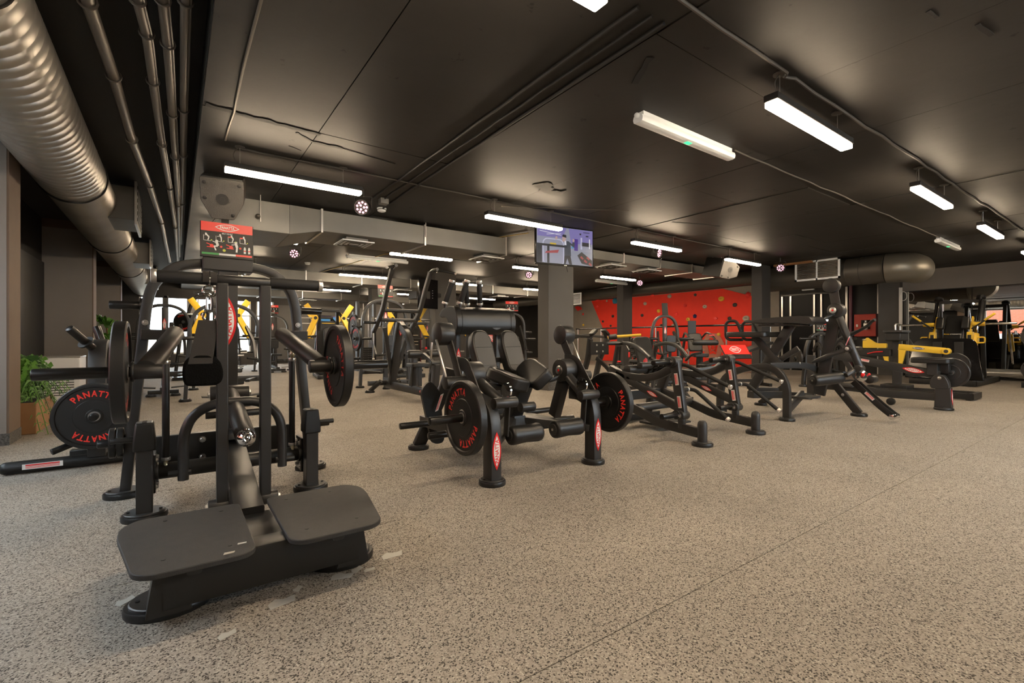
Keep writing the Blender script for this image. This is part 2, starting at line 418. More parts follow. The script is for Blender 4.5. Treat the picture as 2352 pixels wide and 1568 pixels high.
for zz in (.75, 2.30): MB().rng((U0 - .16, .6, zz), (U0 - .06, 5.3, zz + .05)).build('window_frame', 'white', w1)
# wall behind the camera and its two windows
wall('wall_front', [((U0, V0 - .2, 0), (3.2, V0, CEIL_SIDE)), ((3.2, V0 - .2, 0), (8.0, V0, .8)), ((3.2, V0 - .2, 2.5), (8.0, V0, CEIL_SIDE)), ((8.0, V0 - .2, 0), (U1, V0, CEIL_SIDE))], 'wall_dark')
w3 = struct(MB().rng((3.2, V0 - .12, .8), (8.0, V0 - .11, 2.5)).build('window_3', 'glass'))
for k in range(4): MB().rng((3.2 + k * 1.583, V0 - .16, .8), (3.25 + k * 1.583, V0 - .06, 2.5)).build('window_frame', 'white', w3)
# far wall: glazed for the first three metres
wb = wall('wall_back', [((U0, V1, 0), (-.95, V1 + .2, CEIL_SIDE)), ((-.95, V1, 0), (2.25, V1 + .2, .42)), ((-.95, V1, 2.30), (3.0, V1 + .2, CEIL_SIDE)), ((2.25, V1, 0), (2.42, V1 + .2, 2.3)), ((3.0, V1, 0), (U1, V1 + .2, CEIL))], 'wall_dark')
w2 = struct(MB().rng((-.95, V1 + .10, .42), (2.25, V1 + .11, 2.3)).build('window_2', 'glass'))
for uu in (-.95, .33, .62, 1.42, 2.2): MB().rng((uu, V1 + .06, .42), (uu + (.28 if uu == .33 else .05), V1 + .16, 2.3)).build('window_frame', 'wall_grey' if uu == .33 else 'white', w2)
MB().rng((-.95, V1 + .06, .42), (2.25, V1 + .16, .47)).build('window_sill', 'white', w2)
d1 = struct(MB().rng((2.42, V1 + .10, 0.02), (3.0, V1 + .11, 2.3)).build('door_1', 'glass'))
for uu in (2.42, 2.95): MB().rng((uu, V1 + .06, 0.0), (uu + .05, V1 + .14, 2.3)).build('door_frame', 'white', d1)
for a, b in ((3.1, 5.6), (6.2, 9.0), (9.6, 12.5)): MB().rng((a, V1 - .03, .1), (b, V1, 2.2)).build('wall_panel', 'column', wb)
# end wall: mirrors, entrance recess, climbing wall
wr = wall('wall_right', [((U1, V0, 0), (U1 + .2, V1, CEIL)), ], 'wall_dark')
MB().rng((U1 - .05, V0, 2.12), (U1, 3.98, CEIL)).build('bulkhead', 'wall_grey', wr)
for a, b in ((2.72, 3.96), (1.46, 2.70), (.20, 1.44), (-1.06, .18), (-2.32, -1.08)):
    MB().rng((U1 - .03, a, .06), (U1 - .012, b, 2.10)).build('mirror_panel', 'mirror', wr)
MB().rng((U1 - .25, 3.98, 0), (U1, 4.43, CEIL)).build('pilaster', 'column', wr)
for vv in (4.46, 5.18): MB().rng((U1 - .06, vv, 0), (U1 - .01, vv + .05, 2.35)).build('edge_trim', 'alu', wr)
for vv in (3.93,): MB().rng((U1 - .30, vv, 0), (U1 - .25, vv + .06, 2.2)).build('edge_trim', 'white', wr)
MB().rng((U1 - .02, 4.52, 0), (U1 - .002, 5.16, 2.4)).build('recess_panel', 'black', wr)
MB().tube([(U1 - .10, 5.09, 0), (U1 - .10, 5.09, 2.6)], .04).build('riser_pipe', 'maroon', wr)
d2 = struct(MB().rng((U1 - .03, 5.40, 0.02), (U1 - .012, 6.92, 2.24)).build('door_2', 'door_glass'))
for vv in (6.86, 6.62, 5.98, 5.80, 5.42): MB().rng((U1 - .07, vv, 0), (U1 - .03, vv + .045, 2.2)).build('door_stile', 'steel', d2)
MB().rng((U1 - .07, 5.40, 2.2), (U1 - .03, 6.92, 2.25)).build('door_head', 'frame', d2)
MB().rng((U1 - .09, 5.62, 1.42), (U1 - .07, 5.80, 1.47)).build('door_notice', 'led_white', d2)
MB().rng((U1 - .14, 6.0, 2.33), (U1 - .05, 6.3, 2.40)).build('door_sensor', 'tube_white', d2)
MB().rng((U1 - .04, 6.98, 0), (U1, 7.35, CEIL)).build('pilaster', 'climb_grey', wr)
# climbing wall: faceted grey boards with a red field, standing proud of the end wall
cw = MB().rng((U1 - .10, 7.36, .0), (U1 - .002, 18.6, CEIL)).build('climbing_wall', 'climb_grey', wr)
red = [(7.45, .02), (14.2, .02), (13.7, .95), (14.0, 1.1), (14.85, CEIL - .02), (8.75, CEIL - .02), (7.38, 2.16), (7.38, .02)]
MB().prism(red, (U1 - .115, 0, 0), (0, 1, 0), (0, 0, 1), .03).build('red_panel', 'climb_red', wr)
# ---------------------------------------------------------------- outside the windows
og = MB().rng((-30, -40, -.4), (40, 60, -.25)).build('outdoor_ground', 'stone'); struct(og)
hb = MB().rng((-9.2, -8, -.3), (-9.0, 14, 6.5)).build('brick_house', 'mortar')
tag(hb, 'red brick house wall outside the side window', 'house')
bk = MB()
for r in range(46):
    for c in range(64):
        a = -6.0 + c * .26 + (r % 2) * .13
        bk.rng((-9.012, a, .3 + r * .085), (-8.985, a + .245, .3 + r * .085 + .072))
o = bk.build('brickwork', 'brick', hb); o['kind'] = 'stuff'
MB().rng((-8.98, -2, .7), (-8.9, 9, 1.25)).build('ledge', 'ramp', hb)
MB().rng((-6, 27, -.3), (14, 27.3, .9)).build('garden_wall', 'stone'); tag(bpy.data.objects['garden_wall'], 'low sandy garden wall beyond the far windows', 'wall')
for (c, rot, sx, sy) in (((U0 - .25, 2.95, 1.55), (0, math.radians(-90), 0), 1.6, 4.7), ((5.6, V0 - .25, 1.65), (math.radians(90), 0, 0), 4.8, 1.7), ((1.0, V1 + .25, 1.35), (math.radians(-90), 0, 0), 4.0, 1.9)):
    L = bpy.data.lights.new('sky_portal', 'AREA'); L.shape = 'RECTANGLE'; L.size = sx; L.size_y = sy; L.cycles.is_portal = True
    lo = bpy.data.objects.new('sky_portal', L); lo.location = c; lo.rotation_euler = rot; COL.objects.link(lo)
# ---------------------------------------------------------------- columns
def column(u0, u1, v0, v1, label, pl=True, m='column'):
    t = MB().rng((u0, v0, .0 if not pl else .12), (u1, v1, CEIL + .02)).build('column', m, None, bev=.006)
    tag(t, label, 'column', 'square concrete columns')
    if pl: MB().rng((u0 - .004, v0 - .004, 0), (u1 + .004, v1 + .004, .12)).build('plinth', 'plinth', t)
    return t
tvcol = column(5.37, 5.97, 6.42, 6.72, 'grey square column carrying the large television')
column(5.36, 5.95, 10.85, 11.2, 'grey square column behind the lat pulldown machine')
column(10.95, 11.35, 9.60, 9.85, 'dark slim column in front of the red climbing wall', m='column_dark')
column(10.93, 11.33, 5.48, 5.72, 'dark slim column beside the glass entrance door', m='column_dark')
column(5.36, 5.95, 15.6, 15.95, 'grey column far down the hall near the end wall')
# ---------------------------------------------------------------- climbing holds, glass balustrade
def hold(i, v, z, m, sh, s, what):
    u = U1 - .135
    b = MB()
    if sh == 'knob': b.ball((u, v, z), s, 10, (.55, 1, .85)); b.ball((u - s * .25, v + s * .3, z + s * .2), s * .55, 8, (.6, 1, .8))
    elif sh == 'ring':
        b.tube([(u, v + s * .75 * math.cos(a), z + s * .5 * math.sin(a)) for a in [k * math.pi / 6 for k in range(12)]], s * .45, 8, closed=True)
    elif sh == 'facet': b.lathe([(s * .95, 0), (s * .9, s * .3), (s * .35, s * .9), (.001, s * .95)], (u + .02, v, z), (-1, 0, 0), 5)
    else: b.prism([(-s, -s * .25), (s * .2, -s * .5), (s, s * .3), (s * .3, s * .5), (-s * .6, s * .35)], (u, v, z), (0, 1, 0), (0, 0, 1), .06)
    o = b.build('climbing_hold', m, ang=50); tag(o, what, 'climbing hold', 'holds bolted to the climbing wall')
def hp(px, py):   # point of the climbing wall seen at this place of the photograph
    a = (px - 1176) / 1085; du, dv = .5807 + .8141 * a, .8141 - .5807 * a; t = (U1 - .13) / du
    return dv * t, .9 + (780 - py) / 1085 * t
HN = {'stone': 'beige', 'red_light': 'bright red', 'frame': 'dark grey', 'yellow': 'yellow', 'blue': 'blue', 'darkblue': 'navy', 'green': 'green'}
SN = {'knob': 'rounded hold', 'ring': 'ring-shaped hold', 'facet': 'faceted hold', 'slab': 'flat hold'}
for i, (px, py, m, sh, s) in enumerate([
    (1538, 680, 'stone', 'knob', .09), (1482, 697, 'stone', 'knob', .08), (1619, 704, 'stone', 'ring', .07), (1657, 686, 'yellow', 'ring', .09), (1688, 700, 'frame', 'knob', .08),
    (1499, 677, 'red_light', 'knob', .07), (1597, 677, 'frame', 'knob', .06), (1574, 701, 'red_light', 'knob', .07), (1554, 721, 'red_light', 'ring', .06), (1475, 724, 'frame', 'knob', .07),
    (1513, 714, 'yellow', 'knob', .08), (1581, 733, 'yellow', 'ring', .07), (1596, 726, 'darkblue', 'facet', .09), (1644, 731, 'red_light', 'slab', .08), (1676, 731, 'frame', 'knob', .07),
    (1714, 731, 'stone', 'ring', .10), (1519, 747, 'frame', 'knob', .06), (1546, 747, 'stone', 'knob', .06), (1718, 676, 'red_light', 'facet', .10),
    (1394, 691, 'stone', 'knob', .05), (1413, 691, 'blue', 'facet', .15), (1372, 688, 'red_light', 'slab', .12), (1372, 704, 'red_light', 'knob', .06), (1422, 707, 'frame', 'facet', .07),
    (1408, 726, 'frame', 'knob', .07), (1385, 738, 'frame', 'knob', .06), (1403, 748, 'frame', 'knob', .06), (1329, 708, 'red_light', 'slab', .22), (1339, 721, 'red_light', 'facet', .06), (1340, 746, 'yellow', 'knob', .06),
    (1423, 752, 'red_light', 'knob', .05), (1580, 805, 'stone', 'knob', .07), (1617, 803, 'stone', 'ring', .06), (1651, 768, 'yellow', 'knob', .07), (1230, 701, 'red_light', 'knob', .05)]):
    v_, z_ = hp(px, py)
    pl = 'on the red panel' if 1362 < px < 1716 else 'on the grey boards'
    hgt = ' near the top' if py < 692 else ' above the handrail' if py < 740 else ' behind the handrail'
    ext = {0: ', nearest the duct', 19: ', beside the large blue hold', 4: ' below the grey corner', 9: ' beside the slim column', 14: ' beside the big beige ring', 24: ' below the large blue hold', 25: ' toward the grey boards',
           7: ' in the middle', 22: ' toward the grey boards', 2: ' in the middle of the panel', 15: ' nearest the entrance', 16: ' under the yellow knob', 26: ' under the large blue hold', 17: ' just under the rail', 31: ' low beside the lion badge'}.get(i, '')
    hold(i, v_, z_, m, sh, s, HN[m] + ' ' + SN[sh] + ' ' + pl + hgt + ext)
bl = thing('glass_balustrade', 'glass balustrade with dark handrail before the climbing wall', 'balustrade', (12.6, 6.0))
zr = 1.31
MB().tube([(0, 0, zr), (0, 7.4, zr)], .026).build('handrail', 'black_gloss', bl)
for k in range(7):
    y = .1 + k * 1.2
    MB().cyl((0, y, 0), (0, y, zr - .02), .022).build('baluster', 'steel', bl)
    if k < 6: MB().rng((-.005, y + .06, .1), (.005, y + 1.14, zr - .10)).build('glass_pane', 'glass', bl)
# lion's-head badge on the red boards behind the glass
lv, lz = hp(1638, 795)
em = thing('wall_emblem', 'pale hexagonal lion badge on the red boards', 'emblem', (U1 - .14, lv, lz))
hexo = [(.42 * math.cos(math.radians(a)), .50 * math.sin(math.radians(a))) for a in (10, 60, 120, 170, 235, 305)]
hexi = [(.22 * math.cos(math.radians(a)), .33 * math.sin(math.radians(a))) for a in (20, 60, 120, 160, 235, 305)]
vs = [(0, x, z) for x, z in hexo] + [(0, x, z) for x, z in hexi] + [(-.02, x, z) for x, z in hexo] + [(-.02, x, z) for x, z in hexi]
fs = []
for k in range(6):
    n = (k + 1) % 6; fs += [(12 + k, 18 + k, 18 + n, 12 + n), (k, 12 + k, 12 + n, n), (6 + k, 6 + n, 18 + n, 18 + k)]
mat('emblem', (0.44, 0.17, 0.12), .7)
MB().add(vs, fs).build('hexagon', 'emblem', em)
for p_, q_ in (((-.10, .10), (-.08, -.02)), ((.10, .10), (.08, -.02)), ((-.12, -.20), (.10, -.08)), ((.12, -.20), (-.10, -.08)), ((-.10, -.08), (-.06, .0)), ((.10, -.08), (.06, 0)), ((-.06, -.26), (.06, -.26))):
    MB().tube([(-.012, *p_), (-.012, *q_)], .011, 6).build('face_line', 'emblem', em)
# ================================================================ on the ceiling
def lamp(u, v, label):
    t = thing('pendant_lamp', label, 'lamp', (u, v, 2.38), group='linear pendant lamps')
    MB().rng((0, -.045, .03), (1.2, .045, .075)).build('housing', 'lamp_body', t, bev=.004)
    MB().rng((.006, -.040, -.005), (1.194, .040, .03)).build('diffuser', 'lamp', t, bev=.006)
    for x in (.12, 1.02):
        MB().cyl((x, 0, .075), (x, 0, CEIL - 2.38), .0022, 6).build('suspension_wire', 'steel', t)
        MB().lathe([(.04, 0), (.04, .01), (.012, .014)], (x, 0, CEIL - 2.38), (0, 0, -1), 14).build('ceiling_rose', 'wire', t)
    MB().tube(fil([(.10, 0, .075), (.06, .01, .16), (.11, .0, CEIL - 2.39)], .05), .004, 6).build('power_cord', 'wire', t)
    return t
ROWS = [(-1.8, [.35, 3.06, 5.8, 8.5]), (1.48, [.35, 3.06, 5.92, 8.65, 11.75]), (4.83, [.35, 3.06, 5.72, 8.33]), (7.88, [.35, 3.03, 5.65, 8.22]),
        (11.1, [.35, 3.06, 5.7, 8.35]), (14.7, [.35, 3.20, 5.90, 8.5]), (18.3, [.6, 3.5, 6.0, 8.6])]
NM = {-1.8: 'behind the photographer', 1.48: 'over the open floor', 4.83: 'over the front row of machines', 7.88: 'behind the grey air duct',
      11.1: 'over the middle of the hall', 14.7: 'in the far part of the hall', 18.3: 'nearest the far windows'}
ON = ['first', 'second', 'third', 'fourth', 'fifth']
for v, uu in ROWS:
    for k, u in enumerate(uu):
        lamp(u, v, 'linear pendant lamp ' + NM[v] + ', ' + ON[k] + ' from the spiral duct')
for v, l in ((7.2, 'nearest the entrance'), (10.2, 'before its middle'), (13.2, 'at its far end')): lamp(12.05, v, 'added hidden lamp brightening the climbing wall ' + l).rotation_euler = (0, 0, math.radians(90))  # lamps added out of sight behind the round duct, to brighten the wall
# emergency luminaires
em0 = thing('emergency_light', 'white tube emergency light over the open floor near the camera', 'emergency light', (2.83, 2.34, CEIL - .06), group='emergency lights on the ceiling')
MB().bar([(0, 0, 0), (1.28, 0, 0)], .09, .06, (0, 1, 0), .025).build('cover', 'tube_white', em0)
MB().rng((.03, -.03, .03), (1.25, .03, .06)).build('base_tray', 'tube_white', em0)
MB().rng((.60, -.018, -.034), (.66, .018, -.029)).build('indicator', 'led_green', em0)
MB().ball((-.01, 0, .02), .022, 10).build('end_gland', 'tube_white', em0)
for (u, v, s) in ((10.4, 2.3, 'by the end wall mirrors'), (2.8, 9.6, 'over the middle of the hall left bay'), (9.7, 9.5, 'in front of the red climbing wall'), (3.2, 13.0, 'far down the hall')):
    dup(em0, (u, v, CEIL - .06), 'slim white emergency light ' + s)
# cables clipped to the ceiling
def cable(name, pts, r, label, m='wire', wob=.012):
    out = []
    P = [Vector(p) for p in pts]
    for i in range(len(P) - 1):
        n = max(2, int((P[i + 1] - P[i]).length / .3))
        for k in range(n):
            q = P[i].lerp(P[i + 1], k / n); out.append(q + Vector((random.uniform(-wob, wob), random.uniform(-wob, wob), 0)) * (1 if 0 < k else 0))
    out.append(P[-1])
    return tag(MB().tube(out, r, 7).build(name, m), label, 'cable', 'cables clipped under the ceiling')
zc = CEIL - .012
cable('ceiling_cable', [(2.05, 1.44, zc), (3.19, 1.44, zc), (3.22, 1.47, zc), (3.30, 1.44, zc), (10.6, 1.38, zc), (14.9, 1.38, zc)], .011, 'dark power cable running along the lamps over the open floor')
cable('ceiling_cable', [(.46, 4.84, zc), (9.6, 4.84, zc)], .008, 'dark cable running along the lamps over the front machines')
cable('ceiling_cable', [(4.1, 2.30, zc), (10.4, 2.28, zc)], .008, 'thin cable joining two white emergency lights')
cable('ceiling_cable', [(.35, V0, zc), (.35, 4.72, zc)], .009, 'pale conduit ending at the first lamp beside the slab edge', 'pipe')
cable('ceiling_cable', [(1.94, 1.6, zc), (1.95, 5.7, zc)], .012, 'black cable bundle crossing the ceiling, side toward the round duct', 'black', .005)
cable('ceiling_cable', [(2.05, 1.6, zc), (2.07, 5.8, zc)], .009, 'black cable in the middle of a run of three', 'black', .006)
cable('ceiling_cable', [(2.15, 1.6, zc), (2.20, 6.0, zc)], .012, 'black cable crossing the ceiling, side toward the entrance', 'black', .005)
cable('ceiling_cable', [(3.4, 5.0, zc), (4.9, 4.2, zc)], .005, 'thin pale wire slanting over the ceiling by the television', 'pipe')
cable('ceiling_cable', [(4.6, 6.0, zc), (3.4, 9.2, zc), (2.9, 13.5, zc)], .007, 'yellow cable slanting past the grey ducts', 'wire_yellow')
cable('ceiling_cable', [(.16, V0, CEIL + .1), (.19, 5.3, CEIL + .1)], .006, 'thin steel wire along the edge of the lower slab', 'pipe', .002)
# four conduits over the aisle with clips
for k, (pts, r, lab) in enumerate([
    ([(-.62, V0), (-.42, 3.72), (-.38, 4.68), (-.35, 6.02), (-.27, 7.68), (-.19, 10.0), (-.11, 14.9)], .034, 'thick brown pipe next to the big round duct'),
    ([(-.30, V0), (-.18, 3.54), (-.15, 3.9), (-.14, 4.6), (-.11, 6.0), (-.06, 7.66), (.0, 10.2), (.06, 14.8)], .028, 'bent ribbed conduit beside the thick pipe'),
    ([(-.12, V0), (-.06, 3.46), (-.04, 3.94), (-.02, 5.15), (.0, 6.3), (.04, 8.5), (.09, 13.8)], .028, 'ribbed conduit in the middle of the aisle run'),
    ([(.02, V0), (.05, 3.4), (.06, 5.0), (.07, 6.2), (.09, 8.4), (.10, 12.0)], .026, 'ribbed conduit along the edge of the lower slab')]):
    t = thing('conduit', lab, 'pipe', (0, 0, 2.74), group='conduits over the side aisle')
    P = [Vector((a * .92, b * .92 if b > 0 else b, random.uniform(-.01, .01))) for a, b in pts]
    MB().tube(fil(P, .25, 4), r, 10).build('conduit_run', 'pipe', t)
    for i in range(1, len(P) - 1):
        MB().tube([P[i] + Vector(((r + .008) * math.cos(a), 0, (r + .008) * math.sin(a))) for a in [q * math.pi / 6 for q in range(12)]], .007, 6, closed=True).build('clip', 'wire', t)
        MB().cyl(P[i] + Vector((0, 0, r)), P[i] + Vector((0, 0, CEIL_SIDE - 2.74)), .005, 6).build('hanger_rod', 'wire', t)
    if k:
        Q = [p + Vector((r * .9, 0, -.01)) for p in P]
        MB().tube(fil(Q, .25, 4), .007, 6).build('wire_run', 'wire', t)
# big spiral duct along the aisle
dt = thing('spiral_duct', 'large round spiral air duct with side outlets along the aisle', 'duct', (-.875, 0, 2.61))
def spiral(b, v0, v1, pitch, R, depth):
    prof = [(R, v0)]; v = v0 + .05
    while v < v1 - .05:
        prof += [(R, v), (R + depth, v + pitch * .10), (R + depth, v + pitch * .18), (R, v + pitch * .28)]; v += pitch
    prof.append((R, v1)); return b.lathe(prof, (0, 0, 0), (0, 1, 0), 48)
JO = [V0, -.4, 3.13, 6.65, 10.15, 13.9, V1 - .2]
for k in range(6):
    spiral(MB(), JO[k], JO[k + 1], (.115, .115, .115, .055, .055, .08)[k], .280, .005).build('duct_section', 'duct', dt, ang=60)
    if k:
        ring = [(.288 * math.cos(a), JO[k] + .02 * math.sin(a * 9) * .5, .288 * math.sin(a)) for a in [q * math.pi / 36 for q in range(72)]]
        MB().tube(ring, .008, 6, closed=True).build('joint_chain', 'black', dt)
        for x in (-.2, .2): MB().cyl((x, JO[k], .2), (x, JO[k], CEIL_SIDE - 2.61), .006, 6).build('hanger_rod', 'wire', dt)
for v in (8.05, 12.3, 16.6):
    o = MB().rng((.18, v - .42, -.20), (.46, v + .42, .22)).build('outlet_box', 'duct_flat', dt, bev=.01)
    MB().rng((.46, v - .48, -.26), (.485, v + .48, .28)).build('outlet_frame', 'alu', o)
    for k in range(6): MB().rng((.486, v - .44, -.21 + k * .08), (.492, v + .44, -.165 + k * .08)).build('outlet_slat', 'duct_dark', o)
# rectangular ducts with flanges and square diffusers
def duct(name, label, segs, m='duct_flat', rods=()):
    t = thing(name, label, 'duct', (segs[0][0], segs[0][2], 0)); ox, oy = segs[0][0], segs[0][2]
    for (u0, u1, v0, v1, z0, z1, fl) in segs:
        o = MB().rng((u0 - ox, v0 - oy, z0), (u1 - ox, v1 - oy, z1)).build('duct_section', m, t, bev=.006)
        n = max(1, round((u1 - u0) / 1.25))
        for k in range(n + 1 if fl else 0):
            x = u0 - ox + (u1 - u0) * k / n
            MB().rng((x - .012, v0 - oy - .02, z0 - .02), (x + .012, v1 - oy + .02, min(z1 + .015, CEIL - .004))).build('duct_flange', 'alu' if m == 'duct_flat' else m, o)
        MB().cyl(((u0 + u1) / 2 - ox, v0 - oy - .03, z0 + .1), ((u0 + u1) / 2 - ox, v0 - oy - .03, CEIL), .006, 6).build('hanger_rod', 'steel', o)
    return t
da = duct('rectangular_duct', 'galvanised rectangular duct with a large end box behind the loudspeaker', [(.50, 1.15, 6.32, 7.35, 2.20, 2.56, False), (1.55, 4.45, 6.42, 7.30, 2.31, 2.58, True)])
tr = [(.65, 0, 2.20), (.65, 1.03, 2.20), (.65, 1.03, 2.56), (.65, 0, 2.56), (1.05, .10, 2.31), (1.05, .98, 2.31), (1.05, .98, 2.58), (1.05, .10, 2.58)]
MB().add(tr, [(0, 1, 5, 4), (1, 2, 6, 5), (2, 3, 7, 6), (3, 0, 4, 7)]).build('duct_reducer', 'duct_flat', da)
MB().lathe([(.03, 0), (.03, .03), (.012, .05)], (.30, -.0, 2.36), (0, -1, 0), 12).build('test_port', 'duct_dark', da)
duct('rectangular_duct', 'galvanised rectangular duct running from the television column to the end wall', [(6.05, 10.6, 6.30, 7.0, 2.42, 2.585, True)])
duct('rectangular_duct', 'galvanised rectangular duct over the middle of the hall', [(1.2, 10.4, 11.9, 12.6, 2.30, 2.52, True)])
duct('rectangular_duct', 'galvanised rectangular duct far down the hall', [(.9, 9.5, 16.4, 17.0, 2.26, 2.46, True)])
duct('dark_duct', 'dark round-cornered duct above the far machines', [(5.9, 7.6, 13.2, 13.8, 2.15, 2.5, False)], 'duct_dark')
def diffuser(u, v, z, lab):
    t = thing('air_diffuser', lab, 'air vent', (u, v, z), group='square ceiling diffusers')
    MB().rng((-.15, -.15, .015), (.15, .15, .06)).build('neck', 'duct_flat', t)
    MB().rng((-.22, -.22, 0), (.22, .22, .015)).build('plate', 'tube_white', t, bev=.003)
    for k in range(3):
        a = .18 - k * .055
        MB().tube([(-a, -a, -.003), (a, -a, -.003), (a, a, -.003), (-a, a, -.003)], .006, 4, closed=True).build('vane', 'duct_dark', t)
for u, v, z, l in ((2.05, 6.70, 2.245, 'under the duct near the loudspeaker'), (4.25, 6.70, 2.245, 'near the television'), (7.05, 6.50, 2.345, 'between television and end wall'), (8.15, 6.50, 2.345, 'nearest the climbing wall'),
                   (2.2, 12.2, 2.225, 'over the middle of the hall'), (5.0, 12.2, 2.225, 'over the far chest machines'), (8.2, 12.2, 2.225, 'in front of the climbing wall'), (3.6, 16.7, 2.2, 'far down the hall')):
    diffuser(u, v, z, 'square white air diffuser ' + l)
# round duct before the end wall, thinner past the column, with elbow and grille
rd = thing('round_duct', 'dark grey round duct with elbow and slatted grille before the end wall', 'duct', (11.62, 0, 2.33))
MB().cyl((0, 5.75, .11), (0, 17.5, .11), .17, 36).build('duct_section', 'duct_dark', rd)
MB().lathe([(.17, 0), (.285, -.25)], (0, 6.0, .11), (0, 1, 0), 36).build('duct_reducer', 'duct_dark', rd)
MB().cyl((0, 3.35, 0), (0, 5.75, 0), .285, 40).build('duct_section', 'duct_dark', rd)
mat('duct_elbow', (0.20, 0.185, 0.155), .42, .6)
MB().tube([(.32 - .32 * math.cos(a), 3.35 - .32 * math.sin(a), 0) for a in [k * math.pi / 16 for k in range(9)]] + [(.6, 3.03, 0)], .29, 40, side=(0, 0, 1)).build('duct_elbow', 'duct_elbow', rd)
for y in (3.35, 3.75, 4.0): MB().lathe([(.288, -.006), (.294, 0), (.288, .006)], (0, y, 0), (0, 1, 0), 40).build('duct_seam', 'duct_dark', rd)
MB().cyl((.05, 3.2, .1), (.05, 3.15, .29), .008, 6).build('hanger_rod', 'wire', rd)
g = MB().rng((-.34, 4.06, -.12), (-.29, 4.90, .27)).build('grille_box', 'duct_dark', rd)
for a, b in (((4.04, -.14), (4.92, -.10)), ((4.04, .25), (4.92, .29)), ((4.04, -.14), (4.08, .29)), ((4.88, -.14), (4.92, .29)), ((4.465, -.14), (4.495, .29))):
    MB().rng((-.355, a[0], a[1]), (-.335, b[0], b[1])).build('grille_frame', 'tube_white', g)
for k in range(10): MB().box((-.345, 4.48, -.085 + k * .036), (.012, .78, .004), Matrix.Rotation(.5, 3, 'Y')).build('grille_slat', 'alu', g)
tag(MB().rng((11.20, 4.55, CEIL - .05), (11.28, 5.35, CEIL)).build('timber_batten', 'wood', None, bev=.004), 'brown timber batten above the slatted grille of the round duct', 'batten')
g2 = thing('wall_grille', 'white slatted air grille beside the television column', 'air vent', (11.2, 12.0, 2.30))
MB().rng((-.02, -.35, -.2), (0, .35, .2)).build('grille_frame', 'tube_white', g2)
for k in range(8): MB().rng((-.03, -.31, -.16 + k * .042), (-.018, .31, -.14 + k * .042)).build('grille_slat', 'duct_dark', g2)
# party spot lights
def par(u, v, z, rz, lab):
    t = thing('spot_light', lab, 'spot light', (u, v, z), rz, 'round pink LED spot lights')
    tilt = Matrix.Rotation(math.radians(12), 3, 'X'); ax = tilt @ Vector((0, -1, 0)); up = tilt @ Vector((0, 0, 1)); rt = Vector((1, 0, 0))
    MB().lathe([(.05, -.10), (.075, -.09), (.085, 0), (.085, .03), (.076, .03), (.074, .012), (.001, .012)], (0, 0, 0), ax, 24).build('can', 'black', t)
    for (x, y) in [(.025 * math.cos(k * 2.094), .025 * math.sin(k * 2.094)) for k in range(3)] + [(.056 * math.cos(k * .698), .056 * math.sin(k * .698)) for k in range(9)]:
        MB().lathe([(.0125, .012), (.012, .017), (.005, .020)], rt * x + up * y, ax, 10).build('led', 'led_pink', t)
    MB().bar(fil([(-.1, .04, .0), (-.1, .04, .13), (.1, .04, .13), (.1, .04, 0)], .02), .03, .005, (0, 1, 0), 0).build('yoke', 'black', t)
    MB().cyl((0, .04, .13), (0, .04, CEIL - z), .012, 8).build('clamp', 'black', t)
for u, v, rz, l in ((1.73, 5.35, -38, 'beside the first duct'), (1.69, 8.9, -25, 'over the lat pulldown area'), (6.66, 8.66, -48, 'behind the television column'), (6.80, 5.18, 10, 'under the duct past the television'),
                    (10.0, 8.2, -55, 'before the slim dark column'), (10.3, 4.78, -60, 'above the entrance grille')):
    par(u, v, 2.40, rz, 'round LED spot light with pink lenses ' + l)
for u, v, l in ((2.2, 6.02, 'beside the rectangular duct'), (2.4, 11.2, 'over the middle of the hall'), (9.9, 10.9, 'before the climbing wall')):
    t = thing('smoke_detector', 'small white smoke detector ' + l, 'smoke detector', (u, v, CEIL - .05), group='smoke detectors')
    MB().lathe([(.03, 0), (.05, .008), (.055, .02), (.055, .035), (.06, .038), (.06, .05)], (0, 0, 0), (0, 0, 1), 20).build('housing', 'tube_white', t)
    MB().lathe([(.046, .02), (.0565, .022), (.0565, .030), (.046, .032)], (0, 0, 0), (0, 0, 1), 20).build('sensor_slots', 'black', t)
jb = MB().rng((2.02, 5.55, CEIL - .07), (2.12, 5.65, CEIL)).build('junction_box', 'duct_flat', None, bev=.006); tag(jb, 'small grey junction box beside the first spot light', 'junction box')
